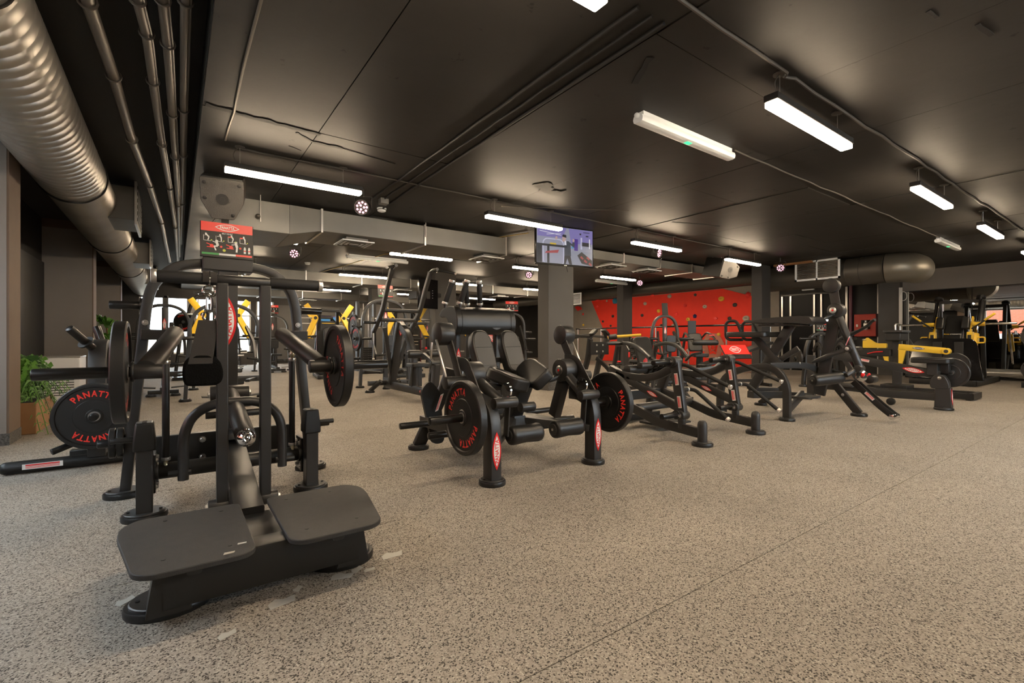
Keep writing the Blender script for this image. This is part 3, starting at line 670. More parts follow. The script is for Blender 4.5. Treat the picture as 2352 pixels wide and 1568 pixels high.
# loudspeakers
def speaker(loc, rz, tilt, lab, sc=1.0, roll=0):
    t = thing('loudspeaker', lab, 'loudspeaker', loc, rz, 'hanging loudspeakers')
    R = Matrix.Rotation(math.radians(tilt), 3, 'X') @ Matrix.Rotation(math.radians(roll), 3, 'Z')
    out = fil_closed([(-.19, -.20), (.19, -.20), (.19, .02), (.10, .20), (-.10, .20), (-.19, .02)], .02, 3)
    b = MB().prism([(x * sc, y * sc) for x, y in out], (0, 0, 0), R @ Vector((1, 0, 0)), R @ Vector((0, 1, 0)), .58 * sc).build('cabinet', 'speaker', t, bev=.006)
    n = R @ Vector((0, 0, -1)); ex, ey = R @ Vector((1, 0, 0)), R @ Vector((0, 1, 0))
    c = n * .29 * sc
    MB().lathe([(.055, 0), (.055, .004), (.02, .004), (.019, .001), (.001, .001)], c + ey * .0, n, 24).build('pole_socket', 'frame', b)
    for x, y in ((-.15, -.15), (.15, -.15), (-.15, .0), (.09, .15)):
        MB().lathe([(.018, 0), (.018, .008), (.008, .012)], c + ex * x * sc + ey * y * sc, n, 12).build('foot_knob', 'black', b)
    f = ey * -.203 * sc
    MB().prism(rrect(.36 * sc, .54 * sc, .01), f, ex, R @ Vector((0, 0, 1)), .012).build('grille', 'black', b)
    for s_ in (-1, 1):
        MB().tube([Vector((.10 * s_, .12, .10)), Vector((.10 * s_, .12, CEIL - loc[2] - .005))], .006, 6).build('suspension_chain', 'steel', t)
    return t
speaker((.42, 5.75, 2.40), -8, -68, 'black loudspeaker hung by the slab edge over the aisle', .98)
speaker((9.15, 5.42, 2.36), -22, -78, 'black loudspeaker hung in front of the climbing wall', 1.0, -80)
# television
tv = thing('television', 'large television with a gym picture hung before the square column', 'television', (4.86, 5.42, 2.325), -8)
MB().box((0, 0, 0), (1.06, .035, .60)).build('bezel', 'black_gloss', tv, bev=.004)
MB().box((0, .04, -.03), (.6, .06, .36)).build('back_cover', 'black', tv, bev=.01)
MB().cyl((0, .05, .1), (0, .05, CEIL - 2.325), .02, 10).build('ceiling_pole', 'black', tv)
MB().tube(fil([(.05, .03, -.28), (.06, .03, -.34), (.07, .03, -.38)], .03), .006, 6).build('power_cord', 'black', tv)
MB().box((0, -.019, -.292), (.05, .003, .008)).build('maker_mark', 'alu', tv)
def pic(name, m, out, layer):
    MB().prism(out, (0, -.0185 - layer * .0006, 0), (1, 0, 0), (0, 0, 1), .0005).build(name, m, scr)
scr = MB().prism(rrect(1.02, .555, .002, 1), (0, -.0182, .006), (1, 0, 0), (0, 0, 1), .0008).build('screen', 'scr_grey', tv)
R_ = lambda x0, y0, x1, y1: [(x0, y0), (x1, y0), (x1, y1), (x0, y1)]
pic('ceiling_picture', 'scr_violet', [(-.5, .12), (-.06, .12), (.02, .28), (-.5, .28)], 1); pic('ceiling_picture', 'scr_violet', [(.10, .05), (.51, .07), (.51, .28), (.06, .28)], 1)
pic('floor_picture', 'scr_floor', [(-.02, -.27), (.51, -.27), (.51, -.05), (.12, -.06)], 1)
pic('lamp_streak', 'scr_white', [(-.46, .205), (-.08, .165), (-.08, .158), (-.46, .195)], 2); pic('lamp_streak', 'scr_white', [(-.34, .16), (-.08, .19), (-.08, .184), (-.34, .152)], 2)
pic('machine_picture', 'scr_light', fil_closed([(-.40, -.27), (-.03, -.27), (-.03, .05), (-.08, .10), (-.36, .10), (-.41, .05)], .03, 3), 2)
pic('machine_picture', 'scr_grey', fil_closed([(-.385, -.27), (-.045, -.27), (-.045, .04), (-.09, .085), (-.35, .085), (-.395, .04)], .03, 3), 3)
pic('machine_mark', 'scr_yellow', R_(-.28, .01, -.17, .035), 4)
pic('frame_picture', 'scr_dark', R_(-.51, -.02, .03, .012), 4); pic('frame_picture', 'scr_dark', R_(-.51, -.27, -.42, -.02), 4); pic('frame_picture', 'scr_dark', R_(-.33, -.27, -.29, -.02), 4)
pic('pad_picture', 'scr_red', [(-.37, -.13), (-.14, -.11), (-.12, -.06), (-.35, -.10)], 5)
pic('shelf_picture', 'scr_deep', R_(.16, -.05, .23, .13), 2); pic('shelf_picture', 'scr_dark', R_(.30, .03, .47, .09), 2); pic('shelf_picture', 'scr_light', R_(.28, -.02, .31, .16), 2); pic('shelf_picture', 'scr_white', R_(.44, .0, .46, .15), 3)
pic('spot_picture', 'scr_dark', R_(.26, .20, .29, .225), 2); pic('spot_picture', 'scr_dark', R_(.38, .18, .43, .20), 2); pic('spot_picture', 'scr_dark', R_(.33, .24, .45, .25), 2)
pic('bench_picture', 'scr_dark', [(.22, -.12), (.30, -.06), (.50, -.18), (.50, -.27), (.30, -.24)], 2)
for a, b in ((.30, -.15), (.37, -.20), (.42, -.15), (.46, -.24)): pic('bench_pad', 'scr_red', [(a - .03, b), (a + .02, b - .03), (a + .04, b - .01), (a - .01, b + .03)], 3)
pic('ball_picture', 'scr_blue', [(.10, -.02), (.15, -.02), (.15, .02), (.12, .03)], 3)
# the man on the screen: suit, shirt, head, raised hand
pic('suit_picture', 'scr_suit', [(-.02, -.14), (.10, -.14), (.09, .03), (.16, -.01), (.17, .07), (.13, .08), (.12, .045), (.05, .085), (-.02, .08)], 4)
pic('trouser_picture', 'scr_dark', [(-.03, -.27), (-.02, -.14), (.09, -.14), (.12, -.27), (.07, -.27), (.03, -.18), (.0, -.27)], 4)
pic('shirt_picture', 'scr_white', [(-.02, .02), (.015, .02), (.01, .085), (-.02, .09)], 5)
pic('face_picture', 'scr_skin', fil_closed([(-.06, .07), (-.01, .07), (.01, .12), (.0, .16), (-.06, .16)], .015, 2), 5)
pic('hair_picture', 'scr_dark', fil_closed([(-.065, .145), (.015, .13), (.01, .175), (-.05, .18)], .01, 2), 6)
pic('hand_picture', 'scr_skin', fil_closed([(.13, .08), (.16, .08), (.165, .12), (.13, .13)], .008, 2), 5); pic('hand_picture', 'scr_skin', fil_closed([(-.19, .09), (-.15, .09), (-.15, .14), (-.18, .14)], .008, 2), 5)
# ================================================================ machines
X, Y, Z = (1, 0, 0), (0, 1, 0), (0, 0, 1)
def tb(par, name, pts, r, m='frame', seg=16, f=0, lab=None): return MB().tube(fil(pts, f) if f else pts, r, seg).build(name, m, par, label=lab)
def br(par, name, pts, w, h, side=X, m='frame', f=0, r=.008, n=6): return MB().bar(fil(pts, f, n) if f else pts, w, h, side, r).build(name, m, par)
def bx(par, name, a, b, m='frame', bev=.004): return MB().rng(a, b).build(name, m, par, bev=bev)
def cy(par, name, a, b, r, m='frame', bev=.003, seg=24): return MB().cyl(a, b, r, seg, bev).build(name, m, par)
# ---------------------------------------------------------------- weight plates
def ring_text(b, rad, h, up, side):
    vs, fs, tw, th = letters('PANATTA', .032, 1.25)
    arc = math.radians(92) ; out = []
    for x, y in vs:
        a = up * math.pi / 2 - x / tw * arc; rr = rad + y / th * h
        out.append((side, rr * math.cos(a) * (1 if side > 0 else -1), rr * math.sin(a)))
    b.add(out, fs)
def make_plate(name, R, T, letter=True):
    h = T / 2
    b = MB().lathe([(.026, -h * .9), (R * .20, -h * .9), (R * .22, -h * .72), (R * .50, -h * .72), (R * .515, -h * .60), (R * .88, -h * .60), (R * .90, -h * .98), (R * .975, -h), (R, -h * .8), (R, h * .8), (R * .975, h), (R * .90, h * .98),
                  (R * .88, h * .60), (R * .515, h * .60), (R * .50, h * .72), (R * .22, h * .72), (R * .20, h * .9), (.026, h * .9)], (0, 0, 0), X, 56).build(name, 'rubber', None, ang=25)
    for s_ in (-1, 1):
        MB().lathe([(.026, 0), (.034, 0), (.034, .003), (.026, .003)], (s_ * h * .88, 0, 0), (s_, 0, 0), 28).build('hub_ring', 'steel', b)
        if letter:
            for w_ in (1, -1):
                t = MB(); ring_text(t, R * .70, R * .19, w_, s_ * (h * .60 + .0012)); t.build('lettering', 'red_light', b, label='red raised lettering')
    return b
plate0 = make_plate('weight_plate', .225, .050); plate_small = make_plate('weight_plate', .085, .028, False); plate_plain = make_plate('weight_plate', .19, .036, False)
plate_plain.data.materials[0] = M['frame']
plate_used = [0, 0, 0]
def plate(loc, label, rz=0, rx=0, small=False, plain=False):
    k = 1 if small else 2 if plain else 0; src = (plate0, plate_small, plate_plain)[k]
    o = src if not plate_used[k] else dup(src)
    plate_used[k] = 1
    o.location = loc; o.rotation_euler = (math.radians(rx), 0, math.radians(rz))
    return tag(o, label, 'weight plate', 'rubber weight plates')
def horn(par, x0, x1, y, z, r=.025, collar=.042, name='weight_horn'):
    o = cy(par, name, (x0, y, z), (x1, y, z), r, 'horn', .006)
    s_ = 1 if x1 > x0 else -1
    cy(o, 'collar', (x0 - .006 * s_, y, z), (x0 + .012 * s_, y, z), collar, 'frame_dark')
    return o
def placard(par, c, w, h, tilt, name='instruction_placard', rich=False, title=None, rz=0, band=.26):
    """sign facing -y, leaning back by tilt"""
    R = Matrix.Rotation(math.radians(rz), 3, 'Z') @ Matrix.Rotation(math.radians(-tilt), 3, 'X')
    ex, ey, n = R @ Vector(X), R @ Vector(Z), R @ Vector((0, -1, 0)); c = Vector(c)
    p = MB().box(c, (w, .016, h), R).build(name, 'frame_dark', par, bev=.003)
    MB().prism(rrect(w * .97, h * band, .002, 1), c + n * .0088 + ey * h * (.495 - band / 2), ex, ey, .0015).build('red_band', 'red_light', p)
    if min(w, h) > .12:
        q = c + n * .0098 + ey * h * (.495 - band / 2); w0, h0 = w, h; h = h * band / .26 if band > .3 else h
        MB().prism(vesica(w * .46, h * .19), q, ex, ey, .001).build('badge_line', 'white', p)
        MB().prism(vesica(w * .41, h * .155), q + n * .0004, ex, ey, .001).build('badge_field', 'red_light', p)
        t = MB(); text_flat(t, 'PANATTA', q + n * .0012, ex, ey, w * .27, h * .085); t.build('badge_lettering', 'white', p); h = h0
    if band > .3: return p
    yb = -h * .43
    for k, m in enumerate(('green', 'white', 'red_light')):
        MB().prism([(-w * .47 + k * w * .313, yb), (-w * .47 + (k + 1) * w * .313, yb), (-w * .47 + (k + 1) * w * .313, yb + h * .055), (-w * .47 + k * w * .313, yb + h * .055)], c + n * .0088, ex, ey, .0012).build('flag_stripe', m, p)
    if not rich: 
        for k in range(4):
            MB().prism(rrect(w * .03, h * .14, .002, 1), c + n * .0088 + ex * w * (-.33 + k * .22) + ey * h * .06, ex, ey, .001).build('pictogram', 'white', p)
        for k in range(2):
            MB().prism(rrect(w * .05, h * .20, .002, 1), c + n * .0088 + ex * w * (-.2 + k * .34) - ey * h * .2, ex, ey, .001).build('pictogram', 'white', p)
            MB().prism(rrect(w * .10, h * .05, .002, 1), c + n * .0088 + ex * w * (-.3 + k * .34) - ey * h * .2, ex, ey, .001).build('pictogram', 'red_light', p)
        return p
    def bit(m, out, lay=0): return MB().prism(out, c + n * (.0088 + .0006 * lay), ex, ey, .0012).build('pictogram', m, p)
    def line(m, a, b_, t_, lay=0):
        a, b_ = Vector((*a, 0)), Vector((*b_, 0)); d_ = (b_ - a).normalized(); s_ = Vector((-d_.y, d_.x, 0)) * t_ / 2
        return bit(m, [tuple((q).xy) for q in (a - s_, b_ - s_, b_ + s_, a + s_)], lay)
    def dot(m, x, y, r, lay=0): return bit(m, [(x + r * math.cos(k * .785), y + r * math.sin(k * .785)) for k in range(8)], lay)
    t = MB(); text_flat(t, title, c + n * .0100 + ey * h * .19, ex, ey, w * .20, h * .045); t.build('title_lettering', 'white', p)
    for k in range(4):   # four small steps
        x = w * (-.36 + k * .225); y = h * .06
        line('white', (x - .022, y + .012), (x - .022, y - .022), .0022); line('white', (x - .022, y - .022), (x + .016, y - .024), .0022)
        lean = (.010, 0, .004, .001)[k]
        dot('white', x - lean, y + .020, .0052); line('white', (x - lean, y + .018), (x + .006, y), .008)
        line('white', (x + .006, y), (x + (.0 if k % 2 == 0 else .006), y - .020), .006); line('white', (x - lean, y + .012), (x - .016, y + .008), .003)
        dot('lime', x + .019, y - .018, .004)
        if k > 1: line('red_light', (x - .022, y + .012), (x - .006, y + .012), .007, 1)
    for k in range(2):   # two large postures with the lever in red
        x = w * (-.20 + k * .36); y = -h * .17
        dot('white', x, y + .030, .0085); line('white', (x, y + .024), (x + .006, y), .014)
        if k == 0: line('white', (x + .006, y - .002), (x - .014, y - .004), .008); line('white', (x - .014, y - .004), (x - .004, y - .030), .007); line('white', (x, y + .018), (x - .022, y + .028), .004)
        else: line('white', (x + .006, y), (x + .003, y - .032), .010); line('white', (x, y + .018), (x - .024, y + .014), .004)
        line('red_light', (x - .054, y + .012), (x - .020, y + .0), .005, 1); line('red_light', (x - .052, y - .010), (x - .012, y - .012), .005, 1); dot('red_light', x - .026, y - .002, .011, 1); dot('red_light', x + .024, y - .004, .007)
        if k == 0: dot('lime', x + .040, y - .026, .009)
    for k in range(2):
        x = w * (.33 + k * .085); y = -h * .25
        dot('white', x, y + .020, .005); line('white', (x, y + .016), (x, y - .018), .012); line('red_light', (x - .006, y - .001), (x + .006, y - .001), .006, 1)
    return p
# ---------------------------------------------------------------- belt squat machine
def belt_squat():
    t = thing('belt_squat_machine', 'tall arched belt squat machine with two foot plates and a handlebar', 'gym machine', (.27, 3.02), group='plate-loaded machines')
    # arch: one bent rectangular tube from foot to foot
    arch = [(-.503, .50, .03), (-.405, .50, 1.12), (-.375, .50, 1.24), (-.27, .50, 1.345), (-.15, .50, 1.375), (.15, .50, 1.375), (.27, .50, 1.345), (.375, .50, 1.24), (.405, .50, 1.12), (.503, .50, .03)]
    br(t, 'arch_frame', arch, .095, .052, Y, 'frame', .10, .008)
    for s_ in (-1, 1):
        foot_disc(t, .505 * s_, .50, .092, 1.1); foot_disc(t, .395 * s_, 0, .092, 1.05); foot_disc(t, .285 * s_, -1.04, .105, 1.2)
        p = bx(t, 'front_post', (.395 * s_ - .034, -.045, .03), (.395 * s_ + .034, .045, .36))
        MB().add([(.395 * s_ + x * a, y * b, z) for (a, b, z) in ((.046, .056, .345), (.046, .056, .385), (.036, .046, .485)) for x, y in ((-1, -1), (1, -1), (1, 1), (-1, 1))],
                 [(3, 2, 1, 0), (8, 9, 10, 11)] + [(l * 4 + k, l * 4 + (k + 1) % 4, l * 4 + 4 + (k + 1) % 4, l * 4 + 4 + k) for l in (0, 1) for k in range(4)]).build('post_cap', 'rubber', p, bev=.008)
        for yy in (-.025, .025): MB().lathe([(.010, 0), (.010, .002)], (.395 * s_, yy, .4855), Z, 10).build('cap_hole', 'black', p)
        cy(p, 'side_peg', (.43 * s_, .01, .40), (.53 * s_, .01, .40), .014, 'frame_dark')
        bx(t, 'side_rail', (.395 * s_ - .022, .04, .13), (.395 * s_ + .022, .46, .21))
        bx(t, 'mount_flange', (.36 * s_ - .008, .06, .10), (.36 * s_ + .008, .20, .30), 'frame_dark')
        for yy, zz in ((.09, .13), (.17, .13), (.09, .27), (.17, .27)): bolt(t, (.352 * s_, yy, zz), (-s_, 0, 0))
        # upper storage pegs and lower ones
        for zz, L in ((1.10, .17), (.31, .15)):
            x = (.405 + (1.12 - zz) * .09) * s_
            cy(t, 'storage_peg', (x + .02 * s_, .50, zz), (x + L * s_, .50, zz), .024, 'horn', .006)
            MB().lathe([(.045, 0), (.045, .012)], (x + .02 * s_, .50, zz), (s_, 0, 0), 20).build('peg_washer', 'frame_dark', t)
        bolt(t, (.412 * s_, .45, 1.0), (0, -1, 0)); 
        # weight arm: swings on a bracket behind, carries a cross horn in front
        bx(t, 'pivot_bracket', (.25 * s_, .19, .90), (.42 * s_, .25, .955), 'frame_dark'); bx(t, 'pivot_arm', (.40 * s_ - .02, .22, .90), (.40 * s_ + .02, .50, .96))
        a = cy(t, 'weight_arm', (.27 * s_, .20, .935), (.375 * s_, -.33, .765), .044, 'frame', .004)
        cy(a, 'horn_sleeve', (.315 * s_, -.33, .757), (.425 * s_, -.33, .757), .034, 'frame', .003)
        h = cy(a, 'weight_horn', (.42 * s_, -.33, .757), (.745 * s_, -.33, .757), .025, 'horn', .006)
        cy(h, 'collar', (.418 * s_, -.33, .757), (.43 * s_, -.33, .757), .046, 'frame_dark')
        # lift rod with ball ends
        r = cy(t, 'lift_rod', (.31 * s_, .10, .27), (.31 * s_, .10, .78), .017, 'frame_dark', .003)
        for zz in (.235, .815):
            MB().tube([(.31 * s_ + 0, .10 + .020 * math.cos(q), zz + .020 * math.sin(q)) for q in [k * math.pi / 6 for k in range(12)]], .010, 8, closed=True).build('rod_eye', 'brass', r)
            MB().ball((.31 * s_, .10, zz), .017, 12).build('ball_joint', 'steel', r)
            cy(r, 'joint_pin', (.29 * s_, .10, zz), (.345 * s_, .10, zz), .008, 'steel')
        cy(r, 'lock_nut', (.31 * s_, .10, .77), (.31 * s_, .10, .79), .021, 'steel'); cy(r, 'lock_nut', (.31 * s_, .10, .258), (.31 * s_, .10, .275), .021, 'steel')
    # mast, head box, sign
    bx(t, 'mast', (-.052, .40, .20), (.052, .50, 1.40))
    logo(t, (.0, .3985, 1.015), (0, 0, 1), (-1, 0, 0), .30, .088)
    bx(t, 'head_box', (-.135, .385, 1.325), (.135, .545, 1.405), 'frame', .006)
    for x in (-.09, .09): bolt(t, (x, .45, 1.324), (0, 0, -1), .012)
    placard(t, (0, .47, 1.525), .29, .225, 6, rich=True, title='BELT SQUAT')
    # base: cross plate, torsion tube, spine down to the foot platform
    bx(t, 'rear_plate', (-.36, .27, .18), (.36, .31, .36), 'frame_dark')
    for x in (-.14, .20):
        for z in (.22, .32): bolt(t, (x, .269, z), (0, -1, 0), .012)
    cy(t, 'torsion_tube', (-.34, .10, .205), (.34, .10, .205), .042, 'frame_dark')
    for s_ in (-1, 1): cy(t, 'torsion_cap', (.34 * s_, .10, .205), (.358 * s_, .10, .205), .05, 'frame')
    br(t, 'rear_strut', [(0, .45, .22), (0, .10, .36)], .11, .06)
    br(t, 'spine_beam', [(0, .42, .30), (0, .08, .255), (0, -.62, .105)], .12, .10, X, 'frame', .05)
    bx(t, 'spine_box', (-.10, -1.12, .05), (.10, -.60, .12), 'frame_dark')
    b = br(t, 'platform_beam', [(-.30, -1.15, .125), (.30, -1.15, .125)], .14, .10, Z, 'frame_dark')
    for s_ in (-1, 1): MB().prism([(-.06, .04), (.06, .04), (.04, .17), (-.02, .17)], (.285 * s_, -1.12, 0), (s_, 0, 0), Z, .15).build('beam_gusset', 'frame_dark', b)
    for s_ in (-1, 1):
        out = [(.05, -.73), (.39, -.73), (.435, -.80), (.435, -.90), (.375, -1.255), (.33, -1.29), (.08, -1.29), (.05, -1.25)]
        out = [(x * s_, y) for x, y in out]
        if s_ < 0: out.reverse()
        f = MB().prism(fil_closed(out, .035, 4), (0, 0, .205), X, Y, .018).build('foot_plate', 'plate_top', t, bev=.003)
        for x, y in ((.12, -1.19), (.30, -1.19), (.12, -.80), (.30, -.80)): MB().lathe([(.007, 0), (.007, .0015)], (x * s_, y, .2142), Z, 10).build('screw_head', 'black', f)
        br(f, 'plate_support', [(.22 * s_, -.76, .18), (.22 * s_, -1.24, .18)], .04, .03)
    MB().prism([(.0, .0), (.030, .002), (.034, .014), (.004, .016)], (-.145, -1.262, .2148), X, Y, .001).build('worn_patch', 'stone', t)
    MB().prism([(.0, .0), (.026, .0), (.028, .010), (.002, .012)], (-.10, -1.20, .2148), X, Y, .001).build('worn_patch', 'tape', t)
    # lever arm with chrome nose, and the U bumper
    l = cy(t, 'lever_arm', (0, .30, .575), (0, -.50, .445), .044, 'frame', .003)
    MB().lathe([(.042, 0), (.041, .018), (.034, .034), (.020, .046), (.004, .052)], (0, -.50, .445), (0, -.80, -.13), 24).build('chrome_nose', 'chrome', l)
    MB().tube([(.016 * math.cos(q), -.55, .455 + .022 * math.sin(q)) for q in [k * math.pi / 6 for k in range(12)]], .005, 8, closed=True).build('hook_ring', 'chrome', l)
    cy(l, 'pivot_sleeve', (-.10, .30, .575), (.10, .30, .575), .05, 'frame'); bolt(l, (-.102, .30, .575), (-1, 0, 0), .016); bolt(l, (.102, .30, .575), X, .016)
    cy(t, 'cross_pin', (-.14, -.06, .50), (.14, -.06, .50), .018, 'frame_dark')
    tb(t, 'bumper_hoop', [(-.235, -.02, .17), (-.235, -.02, .40), (-.20, -.02, .50), (-.10, -.02, .56), (.10, -.02, .56), (.20, -.02, .50), (.235, -.02, .40), (.235, -.02, .17)], .025, 'frame', 16, .10)
    for s_ in (-1, 1): cy(t, 'hoop_pin', (.20 * s_, -.02, .21), (.30 * s_, -.02, .21), .014, 'frame_dark')
    # handlebar on two posts that fold at the spine
    for s_ in (-1, 1):
        p = bx(t, 'handle_post', (.09 * s_ - .024, -.452, .13), (.09 * s_ + .024, -.402, 1.165), 'frame', .005)
        cy(p, 'hinge_sleeve', (.065 * s_, -.427, .125), (.145 * s_, -.427, .125), .032, 'frame'); bolt(p, (.147 * s_, -.427, .125), (s_, 0, 0), .014)
    hb = cy(t, 'handlebar', (-.12, -.427, 1.18), (.12, -.427, 1.18), .0245, 'frame')
    for s_ in (-1, 1):
        cy(hb, 'grip', (.11 * s_, -.427, 1.18), (.335 * s_, -.427, 1.18), .0275, 'foam'); cy(hb, 'end_ring', (.335 * s_, -.427, 1.18), (.357 * s_, -.427, 1.18), .031, 'alu')
    return t
belt_squat()
# the belt hanging from the handlebar
def squat_belt():
    t = thing('squat_belt', 'black padded squat belt hung by a carabiner from the handlebar', 'belt', (.13, 2.593, .69))
    MB().tube([(0, .032 * math.cos(q), .49 + .034 * math.sin(q)) for q in [k * math.pi / 8 for k in range(16)]], .004, 6, closed=True).build('bar_ring', 'chrome', t)
    b = MB(); b.bar([(0, .033 * math.cos(q), .49 + .033 * math.sin(q)) for q in [k * math.pi / 12 for k in range(-2, 15)]], .055, .004, X, 0); b.build('bar_strap', 'fabric', t)
    MB().tube([(.026 * math.cos(q), 0, .435 + .026 * math.sin(q)) for q in [k * math.pi / 8 for k in range(16)]], .0045, 6, closed=True).build('upper_ring', 'chrome', t)
    MB().tube([(.010 * math.cos(q), .006, .378 + .042 * math.sin(q)) for q in [k * math.pi / 10 for k in range(20)]], .0055, 8, closed=True).build('carabiner', 'chrome', t)
    MB().tube([(.026 * math.cos(q), 0, .318 + .026 * math.sin(q)) for q in [k * math.pi / 8 for k in range(16)]], .005, 6, closed=True).build('lower_ring', 'chrome', t)
    # a wide strap, folded: near face drops slantwise to the pad, far face hangs behind
    MB().add([(-.044, -.012, .30), (.034, -.012, .30), (.010, -.030, .10), (-.084, -.030, .10), (-.044, -.004, .30), (.034, -.004, .30), (.010, -.022, .10), (-.084, -.022, .10)],
             [(0, 1, 2, 3), (7, 6, 5, 4), (0, 3, 7, 4), (1, 5, 6, 2), (0, 4, 5, 1), (3, 2, 6, 7)]).build('strap', 'fabric', t, bev=.002)
    MB().add([(-.030, .012, .30), (.034, .012, .30), (.050, .05, .02), (-.02, .05, .02), (-.030, .018, .30), (.034, .018, .30), (.050, .056, .02), (-.02, .056, .02)],
             [(0, 1, 2, 3), (7, 6, 5, 4), (0, 3, 7, 4), (1, 5, 6, 2), (0, 4, 5, 1), (3, 2, 6, 7)]).build('strap', 'rubber', t, bev=.002)
    MB().prism(fil_closed([(-.095, .0), (.045, .0), (.060, .05), (.045, .115), (.005, .145), (-.065, .145), (-.10, .11), (-.105, .05)], .03, 4), (0, -.005, 0), X, Z, .045).build('belt_pad', 'fleece', t, bev=.015, seg=4)
squat_belt()
plate((.27 - .462, 2.69, .757), 'thick lettered bumper plate on the belt squat arm toward the plate tree')
plate((.27 + .462, 2.69, .757), 'thick lettered bumper plate on the belt squat arm facing the leg machine', rx=65)
plate((.27 - .56, 3.52, .31), 'small plain plate on the belt squat lower peg, outer of a pair', small=True); plate((.27 - .525, 3.52, .31), 'small plain plate on the belt squat lower peg, inner of a pair', small=True)
# ---------------------------------------------------------------- plate tree by the pillar
def plate_tree(loc, rz, label):
    t = thing('plate_tree', label, 'plate rack', loc, rz)
    tb(t, 'base_tube', [(-.36, -.0, .045), (.55, .0, .045)], .042, 'frame_dark')
    for x in (-.36, .55): MB().ball((x, 0, .045), .042, 14).build('tube_cap', 'frame_dark', t)
    warning(t, (-.18, -.043, .05), X, Z, .20, .035)
    bx(t, 'rear_base', (-.1, .35, .0), (.3, .43, .06), 'frame_dark'); bx(t, 'base_spine', (.05, 0, .02), (.14, .43, .09))
    br(t, 'arch_post', [(.095, -.02, .07), (.095, -.02, .74), (.095, .05, .86), (.095, .20, .88), (.095, .32, .80), (.095, .38, .40), (.095, .40, .05)], .10, .06, X, 'frame', .12)
    for (z, y) in ((.78, -.03), (.34, -.05)):
        pass
    o = cy(t, 'weight_horn', (.07, .0, .84), (-.04, -.12, .98), .026, 'horn', .005); MB().lathe([(.05, 0), (.05, .01)], (.04, -.032, .878), (-.55, -.6, .7), 20).build('collar', 'frame_dark', o)
    cy(t, 'weight_horn', (.10, .25, .86), (.06, .28, 1.0), .026, 'horn', .005)
    cy(t, 'weight_horn', (.095, -.04, .37), (.095, -.22, .37), .026, 'horn', .005); cy(t, 'weight_horn', (.095, .40, .37), (.095, .56, .37), .026, 'horn', .005)
    cy(t, 'weight_horn', (-.02, -.04, .18), (-.13, -.10, .14), .022, 'horn', .005)
    return t
plate_tree((-.55, 4.50), 0, 'low plate tree with lettered bumper plates beside the grey pillar')
plate((-.455, 4.36, .37), 'lettered bumper plate standing on the front of the plate tree', rz=90, rx=0)
plate((-.455, 4.42, .37), 'lettered bumper plate second on the front of the plate tree', rz=90)
